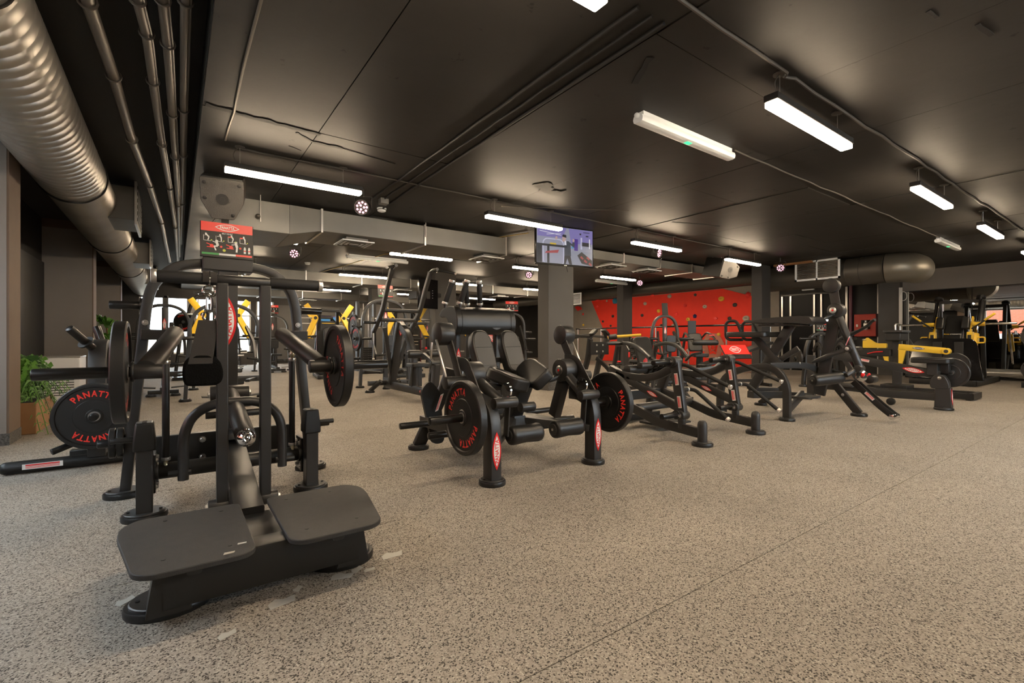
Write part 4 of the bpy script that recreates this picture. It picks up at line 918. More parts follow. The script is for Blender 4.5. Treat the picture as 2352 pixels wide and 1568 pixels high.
# ---------------------------------------------------------------- seated leg machine with twin levers
def roller(par, a, b, r, name='roller_pad', cap='frame', waist=.0):
    a, b = Vector(a), Vector(b); L = (b - a).length
    pr = [(r * .80, 0), (r * .95, L * .03), (r, L * .10), (r - waist, L * .5), (r, L * .90), (r * .95, L * .97), (r * .80, L)]
    o = MB().lathe(pr, a, b - a, 28).build(name, 'pad', par, ang=50)
    d = (b - a).normalized()
    for e, s_ in ((a, -1), (b, 1)):
        MB().lathe([(r * .62, 0), (r * .62, .005), (r * .56, .008)], e, d * s_, 22).build('end_disc', cap, o); MB().lathe([(r * .14, .008), (r * .14, .012)], e, d * s_, 10).build('end_bolt', 'steel', o)
    return o
def leg_machine():
    t = thing('leg_machine', 'seated twin-lever leg machine with split pads, ankle rollers and a large roll cushion', 'gym machine', (2.05, 2.47), group='plate-loaded machines')
    for s_ in (-1, 1):
        foot_disc(t, .44 * s_, 0, .085); foot_disc(t, .41 * s_, 1.16, .085)
        # front leg: straight at the foot, sweeping back at the top
        br(t, 'front_leg', [(.44 * s_, 0, .03), (.44 * s_, 0, .36), (.44 * s_, .03, .46), (.44 * s_, .12, .50), (.44 * s_, .22, .50)], .075, .10, X, 'frame', .08)
        logo(t, (.44 * s_, -.0515, .215), (0, 0, 1), (-1, 0, 0), .235, .062)
        br(t, 'leg_brace', [(.42 * s_, .02, .26), (.05 * s_, .36, .31)], .05, .10, Z, 'frame')
        br(t, 'rear_leg', [(.41 * s_, 1.16, .03), (.24 * s_, 1.02, .50), (.20 * s_, .98, .66)], .05, .10, Y, 'frame', .08)
        MB().prism(fil_closed([(0, 0), (.11, 0), (.07, .42), (-.02, .52), (-.10, .44)], .05, 4), (.37 * s_, 1.0, .06), (-s_, 0, .0), Z, .03).build('rear_gusset', 'frame_dark', t)
        cy(t, 'storage_peg', (.40 * s_, .75, .28), (.74 * s_, .75, .28), .024, 'horn', .006); cy(t, 'storage_peg', (.40 * s_, .45, .25), (.66 * s_, .45, .25), .024, 'horn', .006)
        bx(t, 'side_rail', (.30 * s_, .40, .20), (.42 * s_, 1.12, .28), 'frame_dark')
        warning(t, (.335 * s_, .93, .40), (-s_ * .35, 0, .94), (-.94, 0, -.35), .14, .028)
        # pivot drum, counterweight arm, lever and ankle roller
        py, pz = .28, .665
        d = cy(t, 'pivot_drum', (.36 * s_, py, pz), (.47 * s_, py, pz), .088, 'frame', .006)
        MB().lathe([(.036, 0), (.036, .006), (.030, .010)], (.36 * s_, py, pz), (-s_, 0, 0), 24).build('drum_cap', 'steel', d)
        MB().lathe([(.010, .010), (.009, .013)], (.36 * s_, py, pz), (-s_, 0, 0), 12).build('drum_mark', 'red', d)
        MB().lathe([(.036, 0), (.036, .006), (.030, .010)], (.47 * s_, py, pz), (s_, 0, 0), 24).build('drum_cap', 'steel', d)
        br(t, 'drum_post', [(.415 * s_, .28, .62), (.415 * s_, .40, .30)], .07, .08)
        w = br(t, 'counter_arm', [(.52 * s_, .20, .52), (.52 * s_, .36, .80), (.52 * s_, .44, .93)], .012, .075, X, 'frame', .1)
        cy(w, 'counterweight', (.50 * s_, .44, .94), (.605 * s_, .44, .94), .078, 'frame', .005, 32)
        cy(w, 'guide_rod', (.615 * s_, .42, .90), (.615 * s_, .26, .62), .008, 'steel'); cy(w, 'guide_boss', (.48 * s_, .25, .62), (.64 * s_, .25, .62), .042, 'frame')
        br(t, 'link_plate', [(.49 * s_, .36, .74), (.49 * s_, .24, .74), (.49 * s_, .06, .50)], .012, .09, X, 'frame', .08)
        l = cy(t, 'lever_tube', (.40 * s_, .22, .62), (.36 * s_, .02, .50), .036, 'frame')
        cy(l, 'elbow_sleeve', (.28 * s_, -.03, .505), (.45 * s_, -.03, .505), .034, 'frame')
        MB().prism([(.052 * math.cos(q), .052 * math.sin(q)) for q in [k * math.pi / 12 for k in range(-4, 15)]], (.33 * s_, .0, .575), Y, Z, .012).build('index_plate', 'chrome', l)
        for q in range(5): MB().lathe([(.006, 0), (.006, .002)], (.33 * s_ - .0062 * s_, .040 * math.cos(-.6 + q * .6), .575 + .040 * math.sin(-.6 + q * .6)), (-s_, 0, 0), 8).build('index_hole', 'black', l)
        br(l, 'roller_arm', [(.335 * s_, -.02, .50), (.335 * s_, .0, .29)], .012, .05)
        roller(t, (.06 * s_, .0, .285), (.31 * s_, .0, .285), .062, waist=.006)
        h = cy(t, 'weight_horn', (.47 * s_, .02, .43), (.86 * s_, .02, .43), .025, 'horn', .006)
        cy(h, 'collar', (.575 * s_, .02, .43), (.59 * s_, .02, .43), .046, 'frame_dark')
        # pads
        R = Matrix.Rotation(math.radians(-24), 3, 'X') @ Matrix.Rotation(math.radians(0), 3, 'Z')
        out = fil_closed([(-.085, -.17), (.085, -.17), (.095, .10), (.06, .20), (-.06, .20), (-.095, .10)], .07, 5)
        p = MB().prism(out, (.135 * s_ + .0, .60, .78), R @ Vector(X), R @ Vector(Z), .085).build('back_pad', 'pad', t, bev=.018, seg=4)
        f = R @ Vector((0, -1, 0))
        MB().prism([(x * .84, y * .90) for x, y in out], Vector((.135 * s_, .60, .78)) + f * .0415, R @ Vector(X), R @ Vector(Z), .006).build('pad_face', 'pad_grey', p, bev=.002)
        for zz in (.05, -.10): MB().tube([Vector((.135 * s_, .60, .78)) + f * .045 + R @ Vector((x, 0, zz)) for x in (-.075, .075)], .0014, 6).build('pad_seam', 'black', p)
        Q = Matrix.Rotation(math.radians(-10 * s_), 3, 'Z') @ Matrix.Rotation(math.radians(14), 3, 'X') @ Matrix.Rotation(math.radians(12 if s_ < 0 else -44), 3, 'Y')
        so = fil_closed([(-.085, -.17), (.085, -.17), (.095, .10), (.05, .17), (-.05, .17), (-.095, .10)], .05, 5)
        MB().prism(so, (.12 * s_, .30, .62 if s_ < 0 else .65), Q @ Vector(X), Q @ Vector(Y), .09).build('seat_pad', 'pad', t, bev=.018, seg=4)
    # frame spine, seat post
    br(t, 'spine', [(0, .30, .30), (0, 1.12, .24)], .10, .09)
    br(t, 'rear_cross', [(-.40, 1.12, .22), (.40, 1.12, .22)], .06, .08, Y)
    br(t, 'seat_post', [(0, .42, .30), (0, .26, .58)], .11, .10); br(t, 'back_post', [(0, .60, .28), (0, .72, .72)], .09, .08)
    cy(t, 'seat_pivot', (-.06, .22, .42), (.06, .22, .42), .035, 'frame')
    br(t, 'seat_bridge', [(-.20, .36, .56), (.20, .36, .56)], .08, .04, Y); br(t, 'back_bridge', [(-.22, .68, .74), (.22, .68, .74)], .05, .04, Y)
    for s_ in (-1, 1): br(t, 'drum_tie', [(.16 * s_, .36, .56), (.40 * s_, .30, .62)], .07, .035, Y)
    # rear uprights, roll cushion, grips, sign
    for x in (-.13, .27): br(t, 'upright', [(x, 1.02, .24), (x, 1.02, 1.02)], .045, .06)
    prof = [(.0, -.02), (.045, -.11), (.11, -.115), (.155, -.06), (.15, .04), (.10, .11), (.0, .125), (-.12, .10), (-.17, .045), (-.13, .03), (-.04, .03)]
    MB().prism(fil_closed([(-b, a) for a, b in [(q[1], q[0]) for q in prof]], .05, 4), (.07, 1.0, 1.055), (0, 1, 0), Z, .58).build('roll_cushion', 'pad', t, bev=.022, seg=4)
    MB().prism(vesica(.085, .030), (.16, .852, 1.00), X, Z, .004).build('stitched_mark', 'pad_grey', t)
    for x in (-.17, .31): MB().tube([Vector((x, 1.0 + (-b_) * 1.004, 1.055 + a_ * 1.004)) for b_, a_ in [(.11, -.115), (.155, -.06), (.15, .04), (.10, .11), (.0, .125)]], .002, 6).build('cushion_seam', 'black', t)
    for (x0, x1, yy) in ((-.20, -.16, 1.10), (-.10, -.06, 1.02), (.02, -.03, 1.10), (.10, .06, 1.02)):
        g = tb(t, 'grip_stem', [(x0 + .06, yy + .06, 1.12), (x0 + .005, yy, 1.15), (x0, yy, 1.22)], .014, 'frame', 12, .04)
        d = Vector((x1 - x0, -.05, .18)).normalized(); a = Vector((x0, yy, 1.20))
        cy(g, 'grip_foam', a + d * .02, a + d * .19, .023, 'foam'); cy(g, 'grip_ring', a + d * .0, a + d * .02, .026, 'alu'); cy(g, 'grip_ring', a + d * .19, a + d * .212, .026, 'alu')
    placard(t, (.26, 1.12, .82), .30, .26, 16)
    bx(t, 'sign_post', (.05, 1.12, .24), (.10, 1.18, .95), 'frame_dark')
    logo(t, (-.13, .988, .72), (0, 0, 1), (-1, 0, 0), .22, .05)
    return t
leg_machine()
plate((2.05 - .625, 2.49, .43), 'lettered bumper plate on the leg machine side facing the belt squat', rx=-32)
plate((2.05 + .625, 2.49, .43), 'lettered bumper plate on the leg machine side facing the deadlift machine', rx=-80)
# ---------------------------------------------------------------- standing lift machine with four long handles
def lift_machine():
    t = thing('deadlift_machine', 'low deadlift machine of two side frames with long sloping handles', 'gym machine', (4.09, 2.33), group='plate-loaded machines')
    for s_ in (-1, 1):
        x = .44 * s_
        foot_disc(t, x, 0, .088)
        MB().lathe([(.040, .03), (.040, .175), (.036, .195), (.024, .212), (.004, .218)], (x, 0, 0), Z, 24).build('front_post', 'frame', t)
        br(t, 'base_rail', [(x, .03, .105), (x, .42, .135), (x, .78, .25), (x, 1.15, .34)], .055, .085, X, 'frame', .10)
        cy(t, 'rail_stub', (x, .20, .12), (x, .20, .22), .034, 'frame')
        u = br(t, 'swing_upright', [(x, .195, .24), (x, .265, .70)], .055, .085)
        cy(u, 'upper_pivot', (x - .05, .27, .705), (x + .05, .27, .705), .046, 'frame', .004); cy(u, 'lower_pivot', (x - .05, .19, .235), (x + .05, .19, .235), .042, 'frame', .004)
        for e in (-1, 1): bolt(u, (x + .051 * e, .27, .705), (e, 0, 0), .014); bolt(u, (x + .051 * e, .19, .235), (e, 0, 0), .014)
        horn(t, x - .05, x - .27, .30, .70, .026, .044); horn(t, x - .05, x - .26, .22, .24, .026, .04)
        br(t, 'curved_arm', [(x, .27, .66), (x, .42, .575), (x, .58, .535), (x, .78, .535), (x, 1.02, .585)], .05, .07, X, 'frame', .14)
        br(t, 'lower_arm', [(x, .24, .30), (x, .62, .44), (x, .95, .56)], .05, .075, X, 'frame', .1)
        br(t, 'rear_post', [(x, .98, .62), (x, 1.10, .30)], .06, .10)
        warning(t, (x - .029, .235, .55), (0, .15, .99), (0, .99, -.15), .105, .034); warning(t, (x - .029, .205, .35), (0, .15, .99), (0, .99, -.15), .105, .034)
        logo(t, (x - .027, .50, .395), (0, -.93, -.37), (0, -.37, .93), .13, .034)
        for z0, z1, y0, y1, dx in ((.675, .51, .29, -.17, .10), (.455, .235, .21, -.14, .12)):
            h = tb(t, 'handle', [(x + .02, y0, z0), (x + dx, y0 - .01, z0), (x + dx + .01, y0 - .06, z0 - .005), (x + dx + .02, y1, z1)], .017, 'foam', 14, .04)
            d = (Vector((x + dx + .02, y1, z1)) - Vector((x + dx + .01, y0 - .06, z0 - .005))).normalized()
            e = Vector((x + dx + .02, y1, z1)); cy(h, 'handle_cap', e - d * .002, e + d * .022, .021, 'alu'); cy(h, 'handle_ring', (x + dx - .035, y0 - .003, z0), (x + dx - .018, y0 - .003, z0), .022, 'alu')
    cy(t, 'cross_drum', (-.40, .86, .60), (.40, .86, .60), .045, 'frame'); cy(t, 'cross_drum', (-.30, .78, .64), (.26, .78, .64), .034, 'frame')
    for x in (-.12, -.04, .04): br(t, 'link_plate', [(x, .70, .66), (x, .80, .62), (x, .86, .54)], .012, .06, X, 'frame_dark', .06)
    br(t, 'rear_cross', [(-.44, 1.10, .30), (.44, 1.10, .30)], .08, .10, Y); cy(t, 'lower_cross', (-.44, .70, .24), (.44, .70, .24), .04, 'frame')
    br(t, 'rear_foot', [(-.46, 1.15, .05), (.46, 1.15, .05)], .08, .07, Y, 'frame_dark')
    for x in (-.3, .3): br(t, 'rear_leg', [(x, 1.12, .30), (x, 1.15, .04)], .06, .06)
    br(t, 'stand_plate', [(-.22, .70, .06), (.22, .70, .06)], .30, .02, Y, 'plate_top')
    br(t, 'sign_arm', [(.46, .80, .55), (.84, .66, .58), (1.02, .58, .72)], .05, .04, Z)
    placard(t, (1.02, .52, .765), .30, .20, 45, rz=-32, band=.72)
    return t
lift_machine()
# ---------------------------------------------------------------- prone leg-curl machine with high lever
def curl_machine():
    t = thing('leg_curl_machine', 'high prone leg curl machine with padded bench and round counterweight lever', 'gym machine', (5.95, 2.5), group='plate-loaded machines')
    foot_disc(t, -.41, 0, .082); foot_disc(t, -.38, .81, .08); foot_disc(t, .62, -.34, .085); foot_disc(t, .62, .81, .08)
    br(t, 'arched_leg', [(-.41, 0, .03), (-.41, 0, .38), (-.41, .08, .54), (-.41, .22, .60), (-.41, .50, .56), (-.40, .74, .44), (-.38, .81, .25), (-.38, .81, .03)], .06, .075, X, 'frame', .14)
    br(t, 'top_rail', [(-.41, .20, .60), (.05, .12, .60), (.30, .06, .58), (.45, -.02, .48)], .075, .05, Z, 'frame', .12)
    br(t, 'low_rail', [(-.39, .42, .25), (.20, .30, .22), (.62, .20, .18)], .08, .09, Z, 'frame', .1)
    br(t, 'low_brace', [(-.38, .02, .10), (.10, .06, .26)], .05, .085, Y, 'frame')
    br(t, 'cross_rail', [(.0, .62, .26), (.40, .50, .24)], .08, .08, Z)
    br(t, 'rear_leg', [(.62, .81, .03), (.55, .45, .30)], .06, .07)
    br(t, 'support_leg', [(.62, -.34, .03), (.58, -.06, .42)], .055, .085, X)
    bolt(t, (.572, -.19, .24), (-1, 0, 0), .012); bolt(t, (.1, .09, .62), (0, -1, 0), .013)
    br(t, 'bench_post', [(0, .62, .26), (0, .14, 1.08)], .055, .105); br(t, 'rest_post', [(-.02, .24, .58), (-.02, .56, .94)], .05, .085)
    br(t, 'rest_brace', [(.0, .32, .62), (.0, .06, .80)], .03, .06)
    b = MB().prism(fil_closed([(-.24, .035), (.12, .05), (.22, .035), (.25, -.03), (.20, -.055), (.08, -.035), (-.50, -.02), (-.52, .0)], .025, 4), (0, .08, 1.125), (0, -1, 0), Z, .40).build('bench_pad', 'pad', t, bev=.018, seg=3)
    MB().rng((-.15, -.02, 1.065), (.15, .45, 1.085)).build('bench_board', 'frame_dark', b)
    for s_ in (-1, 1):
        MB().prism(fil_closed([(-.25, -.09), (.25, -.09), (.25, .09), (-.25, .09)], .07, 5), (.20 * s_, .56, .965), (0, 1, 0), (-1, 0, 0), .065).build('elbow_pad', 'pad', t, bev=.015, seg=3)
        h = tb(t, 'hand_loop', [(.20 * s_, .62, .90), (.20 * s_, .80, .90), (.20 * s_, .84, .94), (.20 * s_, .84, 1.10), (.20 * s_, .80, 1.14), (.20 * s_, .70, 1.14), (.20 * s_, .64, 1.0)], .018, 'foam', 14, .05)
    # lever tower
    br(t, 'tower', [(.36, -.02, .24), (.36, -.20, 1.22)], .055, .12)
    d = cy(t, 'pivot_drum', (.29, -.21, 1.24), (.40, -.21, 1.24), .085, 'frame', .006, 32)
    cy(d, 'drum_boss', (.24, -.21, 1.24), (.29, -.21, 1.24), .030, 'frame_dark'); MB().lathe([(.036, 0), (.036, .006), (.030, .010)], (.235, -.21, 1.24), (-1, 0, 0), 24).build('drum_cap', 'alu', d)
    MB().lathe([(.012, .010), (.011, .013)], (.235, -.21, 1.24), (-1, 0, 0), 12).build('drum_mark', 'red', d)
    c = br(t, 'counter_arm', [(.34, -.21, 1.26), (.34, -.17, 1.52)], .014, .10); cy(c, 'counterweight', (.30, -.16, 1.535), (.38, -.16, 1.535), .085, 'frame', .005, 32)
    cy(c, 'guide_rod', (.39, -.21, 1.30), (.39, -.19, 1.50), .007, 'steel')
    l = cy(t, 'lever_tube', (.345, -.22, 1.20), (.345, -.44, .58), .040, 'frame'); warning(t, (.30, -.335, .88), (0, -.33, .94), (-1, 0, 0), .12, .03)
    cy(l, 'lever_foot', (.27, -.44, .575), (.40, -.44, .575), .038, 'frame')
    s = cy(l, 'stop_disc', (.27, -.34, .80), (.42, -.34, .80), .038, 'frame'); bolt(s, (.268, -.34, .80), (-1, 0, 0), .014, 'alu'); cy(s, 'weight_horn', (.42, -.34, .80), (.66, -.34, .80), .024, 'horn', .005)
    MB().lathe([(.008, 0), (.026, .05), (.030, .20), (.024, .34), (.010, .40)], (.30, -.34, .80), (-.05, .42, -.20), 16).build('upper_handle', 'frame', t)
    tb(t, 'hand_grip', [(.36, -.30, .92), (.34, -.52, 1.06), (.30, -.56, 1.10), (.28, -.60, 1.12)], .017, 'foam', 12, .02)
    tb(t, 'hand_grip_strut', [(.28, -.12, 1.16), (.30, -.20, 1.22)], .016, 'frame', 12); cy(t, 'bench_link', (.0, -.05, 1.06), (.30, -.20, 1.20), .014, 'frame')
    cy(t, 'roller_arm', (.33, -.42, .575), (.18, -.36, .50), .026, 'frame')
    roller(t, (-.16, -.16, .445), (.22, -.30, .47), .066, cap='frame_dark')
    MB().lathe([(.062, 0), (.062, .03), (.05, .05), (.02, .058)], (.31, -.47, .485), (-.7, -.4, .55), 24).build('index_drum', 'chrome', t)
    for a, r_ in (((.245, -.50, .515), .020), ((.285, -.545, .52), .013)): MB().ball(a, r_, 12).build('release_knob', 'red', t)
    cy(t, 'weight_drum', (.30, -.54, .46), (.44, -.54, .46), .045, 'frame_dark')
    # lower link arm running to a chrome end
    for x in (.38, .48): br(t, 'link_bar', [(x, -.36, .42), (x, -.62, .16), (x + .02, -.72, .07)], .012, .065, X, 'frame_dark', .05)
    cy(t, 'link_pin', (.33, -.73, .065), (.52, -.73, .065), .028, 'chrome', .004); warning(t, (.372, -.52, .27), (0, -.7, -.7), (0, -.7, .7), .11, .03)
    MB().prism(rrect(.34, .20, .03), (.05, .0, .235), X, Y, .02).build('foot_rest', 'plate_top', t)
    return t
curl_machine()
# ---------------------------------------------------------------- bench machine with tapered post
def row_bench():
    t = thing('seated_lever_bench', 'bench machine with tapered front post, long badge beam and flat seat', 'gym machine', (8.04, 1.72), group='plate-loaded machines')
    foot_disc(t, 0, 0, .10, 1.0)
    MB().add([(x * a, y * b, z) for (a, b, z) in ((.05, .085, .03), (.05, .075, .29)) for x, y in ((-1, -1), (1, -1), (1, 1), (-1, 1))], [(3, 2, 1, 0), (4, 5, 6, 7)] + [(k, (k + 1) % 4, 4 + (k + 1) % 4, 4 + k) for k in range(4)]).build('front_post', 'frame', t, bev=.006)
    MB().prism(fil_closed([(-.09, -.06), (.09, -.06), (.09, .02), (.04, .12), (-.05, .12), (-.10, .04)], .03, 4), (0, .03, .33), (0, -1, 0), Z, .11).build('post_head', 'frame', t, bev=.006)
    bolt(t, (-.056, .03, .41), (-1, 0, 0), .015)
    logo(t, (-.012, -.084, .17), (0, .04, 1), (-1, 0, 0), .20, .05)
    br(t, 'badge_beam', [(0, .04, .44), (0, .95, .62), (0, 1.30, .68)], .06, .11, X, 'frame', .1)
    logo(t, (-.0315, .30, .495), (0, -.98, -.20), (0, -.20, .98), .24, .065)
    warning(t, (-.0315, .84, .605), (0, -.98, -.2), (0, -.2, .98), .10, .034)
    MB().prism(fil_closed([(-.20, -.14), (.20, -.14), (.20, .14), (-.20, .14)], .06, 5), (0.02, .12, .63), (0, 1, 0), (-1, 0, 0), .075).build('seat_pad', 'pad', t, bev=.02, seg=4)
    bx(t, 'seat_column', (-.05, .05, .44), (.05, .16, .60)); bx(t, 'pop_pin_block', (.04, -.04, .46), (.14, .06, .60), 'frame_dark')
    br(t, 'low_rail', [(0, .08, .16), (0, .62, .15), (.0, .92, .20), (.0, 1.60, .20)], .06, .10, X, 'frame', .1)
    cy(t, 'rail_wheel', (-.03, .55, .05), (.03, .55, .05), .048, 'rubber', .006); foot_disc(t, 0, 1.55, .09); bx(t, 'rear_post', (-.04, 1.5, .03), (.04, 1.6, .66))
    br(t, 'rear_brace', [(0, .88, .22), (0, 1.10, .60)], .05, .06)
    cy(t, 'weight_horn', (.05, -.02, .47), (.36, -.02, .47), .025, 'horn', .005)
    tb(t, 'hand_grip', [(0, 1.30, .70), (-.05, 1.15, .92), (-.05, .95, 1.02), (-.05, .88, 1.04)], .018, 'foam', 12, .06)
    bx(t, 'tread', (-.18, .95, .22), (.18, 1.30, .25), 'plate_top')
    return t
row_bench()
plate((8.28, 1.70, .47), 'grey worn plate hanging behind the bench machine seat', plain=True)
# ---------------------------------------------------------------- machines further back
def lat_machine():
    t = thing('lat_pulldown_machine', 'tall plate-loaded lat pulldown machine with twin bent levers and thigh rollers', 'gym machine', (3.0, 7.2), group='plate-loaded machines')
    br(t, 'base_spine', [(0, -1.02, .13), (0, .75, .13)], .07, .12)
    logo(t, (-.036, -.72, .13), (0, -1, 0), Z, .12, .05)
    for s_ in (-1, 1): foot_disc(t, .30 * s_, .75, .08); br(t, 'rear_leg', [(.30 * s_, .75, .03), (.16 * s_, .60, .20)], .05, .06)
    br(t, 'rear_cross', [(-.34, .72, .16), (.34, .72, .16)], .06, .08, Y); foot_disc(t, 0, -1.06, .08)
    br(t, 'front_post', [(0, -1.06, .03), (0, -1.16, .56)], .08, .12); br(t, 'front_inner', [(0, -.92, .16), (0, -.96, .40), (0, -1.10, .54)], .03, .05)
    br(t, 'mast', [(-.0, .52, .16), (0, .22, 1.05), (0, .16, 1.20)], .11, .11)
    logo(t, (0, .125, 1.08), (0, -.2, 1), (-1, 0, 0), .24, .066)
    br(t, 'seat_riser', [(0, -.34, .18), (0, -.40, .60), (0, -.20, .95), (0, .14, 1.14)], .08, .12, X, 'frame', .12)
    br(t, 'front_brace', [(0, .50, .18), (-.22, .28, 1.10)], .06, .07); br(t, 'front_brace', [(0, .50, .18), (.22, .28, 1.10)], .06, .07)
    MB().prism(fil_closed([(-.15, -.14), (.15, -.14), (.13, .17), (-.13, .17)], .05, 4), (0, -.55, .52), X, Y, .06).build('seat_pad', 'pad', t, bev=.015, seg=3)
    bx(t, 'seat_column', (-.03, -.62, .2), (.03, -.54, .5), 'frame_dark')
    h = br(t, 'roller_frame', [(0, -1.12, .52), (0, -.98, .60), (0, -.74, .68)], .05, .06, X, 'frame', .05)
    for s_ in (-1, 1): roller(t, (.05 * s_, -.74, .69), (.25 * s_, -.74, .69), .06)
    cy(h, 'roller_sleeve', (-.07, -1.13, .57), (.07, -1.13, .57), .032, 'frame'); cy(h, 'index_pin', (.0, -.98, .62), (.0, -1.02, .86), .014, 'steel'); MB().ball((-.06, -.95, .78), .018, 10).build('release_knob', 'red', h)
    for s_ in (-1, 1):
        x = .32 * s_
        a = br(t, 'pull_lever', [(x, .50, 1.04), (x, .10, 1.36), (x, -.12, 1.72), (x, -.30, 1.98)], .055, .075, X, 'frame', .10)
        tb(a, 'lever_head', [(x, -.28, 1.96), (x * 1.02, -.36, 2.0), (x * 1.05, -.52, 2.0)], .024, 'frame', 12, .03)
        d = tb(a, 'pull_handle', [(x * 1.05, -.46, 2.0), (x * 1.7, -.70, 1.93)], .018, 'foam', 12); cy(d, 'handle_cap', (x * 1.70, -.70, 1.93), (x * 1.74, -.715, 1.925), .022, 'alu')
        MB().tube([(x * 1.1, -.46 + .03 * math.cos(q), 1.985 + .03 * math.sin(q)) for q in [k * math.pi / 6 for k in range(12)]], .005, 6, closed=True).build('hook_ring', 'chrome', a)
        logo(a, (x - .027, .30, 1.20), (0, -.78, .62), (0, .62, .78), .18, .045) if False else None
        cy(a, 'lift_rod', (x, .52, .60), (x, .50, 1.04), .010, 'steel'); MB().ball((x, .50, 1.04), .022, 10).build('ball_joint', 'steel', a); MB().ball((x, .52, .58), .022, 10).build('ball_joint', 'steel', a)
        cy(t, 'weight_horn', (x, .34, 1.18), (x + .22 * s_, .34, 1.18), .024, 'horn', .005)
    cy(t, 'lever_cross', (-.32, .10, 1.37), (.32, .10, 1.37), .030, 'frame'); cy(t, 'lever_axle', (-.30, .22, 1.22), (.30, .22, 1.22), .03, 'frame')
    return t
lat_machine()
def arch_machine(loc, rz, label, W=.42, Hh=1.62, sign=True, depth=.85, plates=True, lab='', pads=True, sz=.30, name='row_machine'):
    """row machine: bent-tube arch at the back, weight levers each side, seat and chest pad before it"""
    t = thing(name, label, 'gym machine', loc, rz, 'plate-loaded machines')
    b = Hh - .26
    br(t, 'arch_frame', [(-W - .06, 0, .03), (-W, 0, b), (-W * .75, 0, Hh - .08), (-W * .3, 0, Hh), (W * .3, 0, Hh), (W * .75, 0, Hh - .08), (W, 0, b), (W + .06, 0, .03)], .085, .05, Y, 'frame', .16)
    for s_ in (-1, 1):
        foot_disc(t, (W + .06) * s_, 0, .08); foot_disc(t, .16 * s_, -depth, .07)
        cy(t, 'storage_peg', (W * s_, 0, b - .25), ((W + .22) * s_, 0, b - .25), .022, 'horn', .005); cy(t, 'storage_peg', ((W + .03) * s_, 0, .55), ((W + .24) * s_, 0, .55), .022, 'horn', .005)
        l = br(t, 'row_lever', [(W * .62 * s_, -.06, b - .08), (W * .80 * s_, -.26, .86), (W * .80 * s_, -.46, .62)], .04, .06, X, 'frame', .1)
        cy(l, 'weight_horn', (W * .80 * s_, -.22, .92), ((W + .26) * s_, -.22, .92), .024, 'horn', .005)
        tb(l, 'hand_grip', [(W * .80 * s_, -.46, .62), (W * .80 * s_, -.62, .62), (W * .5 * s_, -.64, .64)], .016, 'foam', 12, .04)
        br(t, 'foot_rest', [(.10 * s_, -depth - .05, .14), (.34 * s_, -depth - .05, .16)], .16, .012, Y, 'plate_top')
        br(t, 'low_hoop', [(W * .9 * s_, -.02, .30), (W * .55 * s_, -.45, .30)], .04, .06, Z)
    br(t, 'mast', [(0, 0, Hh - .04), (0, -.02, .10)], .08, .07); br(t, 'cross_beam', [(-W - .03, 0, .30), (W + .03, 0, .30)], .05, .09, Y)
    br(t, 'spine', [(0, 0, .14), (0, -depth - .08, .10)], .09, .09); br(t, 'seat_post', [(0, -depth * .75, .12), (0, -depth * .75, .44)], .06, .06)
    br(t, 'front_cross', [(-.20, -depth, .07), (.20, -depth, .07)], .07, .06, Y)
    if pads:
        MB().prism(fil_closed([(-.14, -.13), (.14, -.13), (.12, .14), (-.12, .14)], .05, 4), (0, -depth * .78, .48), X, Y, .06).build('seat_pad', 'pad', t, bev=.014, seg=3)
        br(t, 'pad_post', [(0, -.30, .12), (0, -.36, .80)], .05, .06); MB().prism(rrect(.20, .34, .06), (0, -.40, .82), X, Z, .06).build('chest_pad', 'pad', t, bev=.014, seg=3)
    logo(t, (0, -.0375, Hh - .34), (0, 0, 1), (-1, 0, 0), .24, .06)
    if name == 'glute_machine': MB().box((0, -.02, Hh + .14), (.12, .02, .26), Matrix.Rotation(-.2, 3, 'X')).build('sign_plate', 'frame_dark', t, bev=.004)
    if sign: bx(t, 'sign_stem', (-.04, -.03, Hh - .01), (.04, .03, Hh + .06), 'frame_dark'); placard(t, (0, -.02, Hh + .05 + sz * .40), sz, sz * .80, 8)
    return t
arch_machine((3.30, 8.85), 0, 'arched row machine with red-topped sign behind the lat pulldown machine', W=.42, Hh=1.66, depth=.5)
plate((3.30 - .62, 8.63, .92), 'dark bumper plate on the arched row machine behind the lat pulldown', rz=4); plate((3.30 - .60, 8.85, 1.15), 'upper bumper plate stored on the arched row machine behind the lat pulldown', rz=4)
arch_machine((.62, 8.35), 0, 'arched row machine seen through the belt squat frame', W=.44, Hh=1.44, sign=False, depth=1.0)
plate((.62 - .66, 8.13, .92), 'bumper plate on the arched row machine beyond the belt squat')
arch_machine((-.15, 10.2), 0, 'arched press machine close to the side wall pillars', W=.36, Hh=1.5, sign=False)
plate((-.15 - .54, 9.98, .92), 'bumper plate on the arched press machine by the pillars'); plate((-.70, 10.2, .56), 'low bumper plate stored on the arched press machine by the pillars')
arch_machine((7.55, 10.6), -20, 'arched machine with red sign between the two grey columns', W=.36, Hh=1.62, sign=True, sz=.36)
plate((7.02, 10.6, .9), 'bumper plate on the arched machine between the columns', rz=-20)
arch_machine((10.1, 3.95), -35, 'arched lever machine with small sign behind the leg curl machine', W=.27, Hh=1.02, sign=True, sz=.20, depth=.35, pads=False)
plate((9.72, 4.22, .55), 'plate hanging low on the arched lever machine behind the leg curl', rz=-35, plain=True)
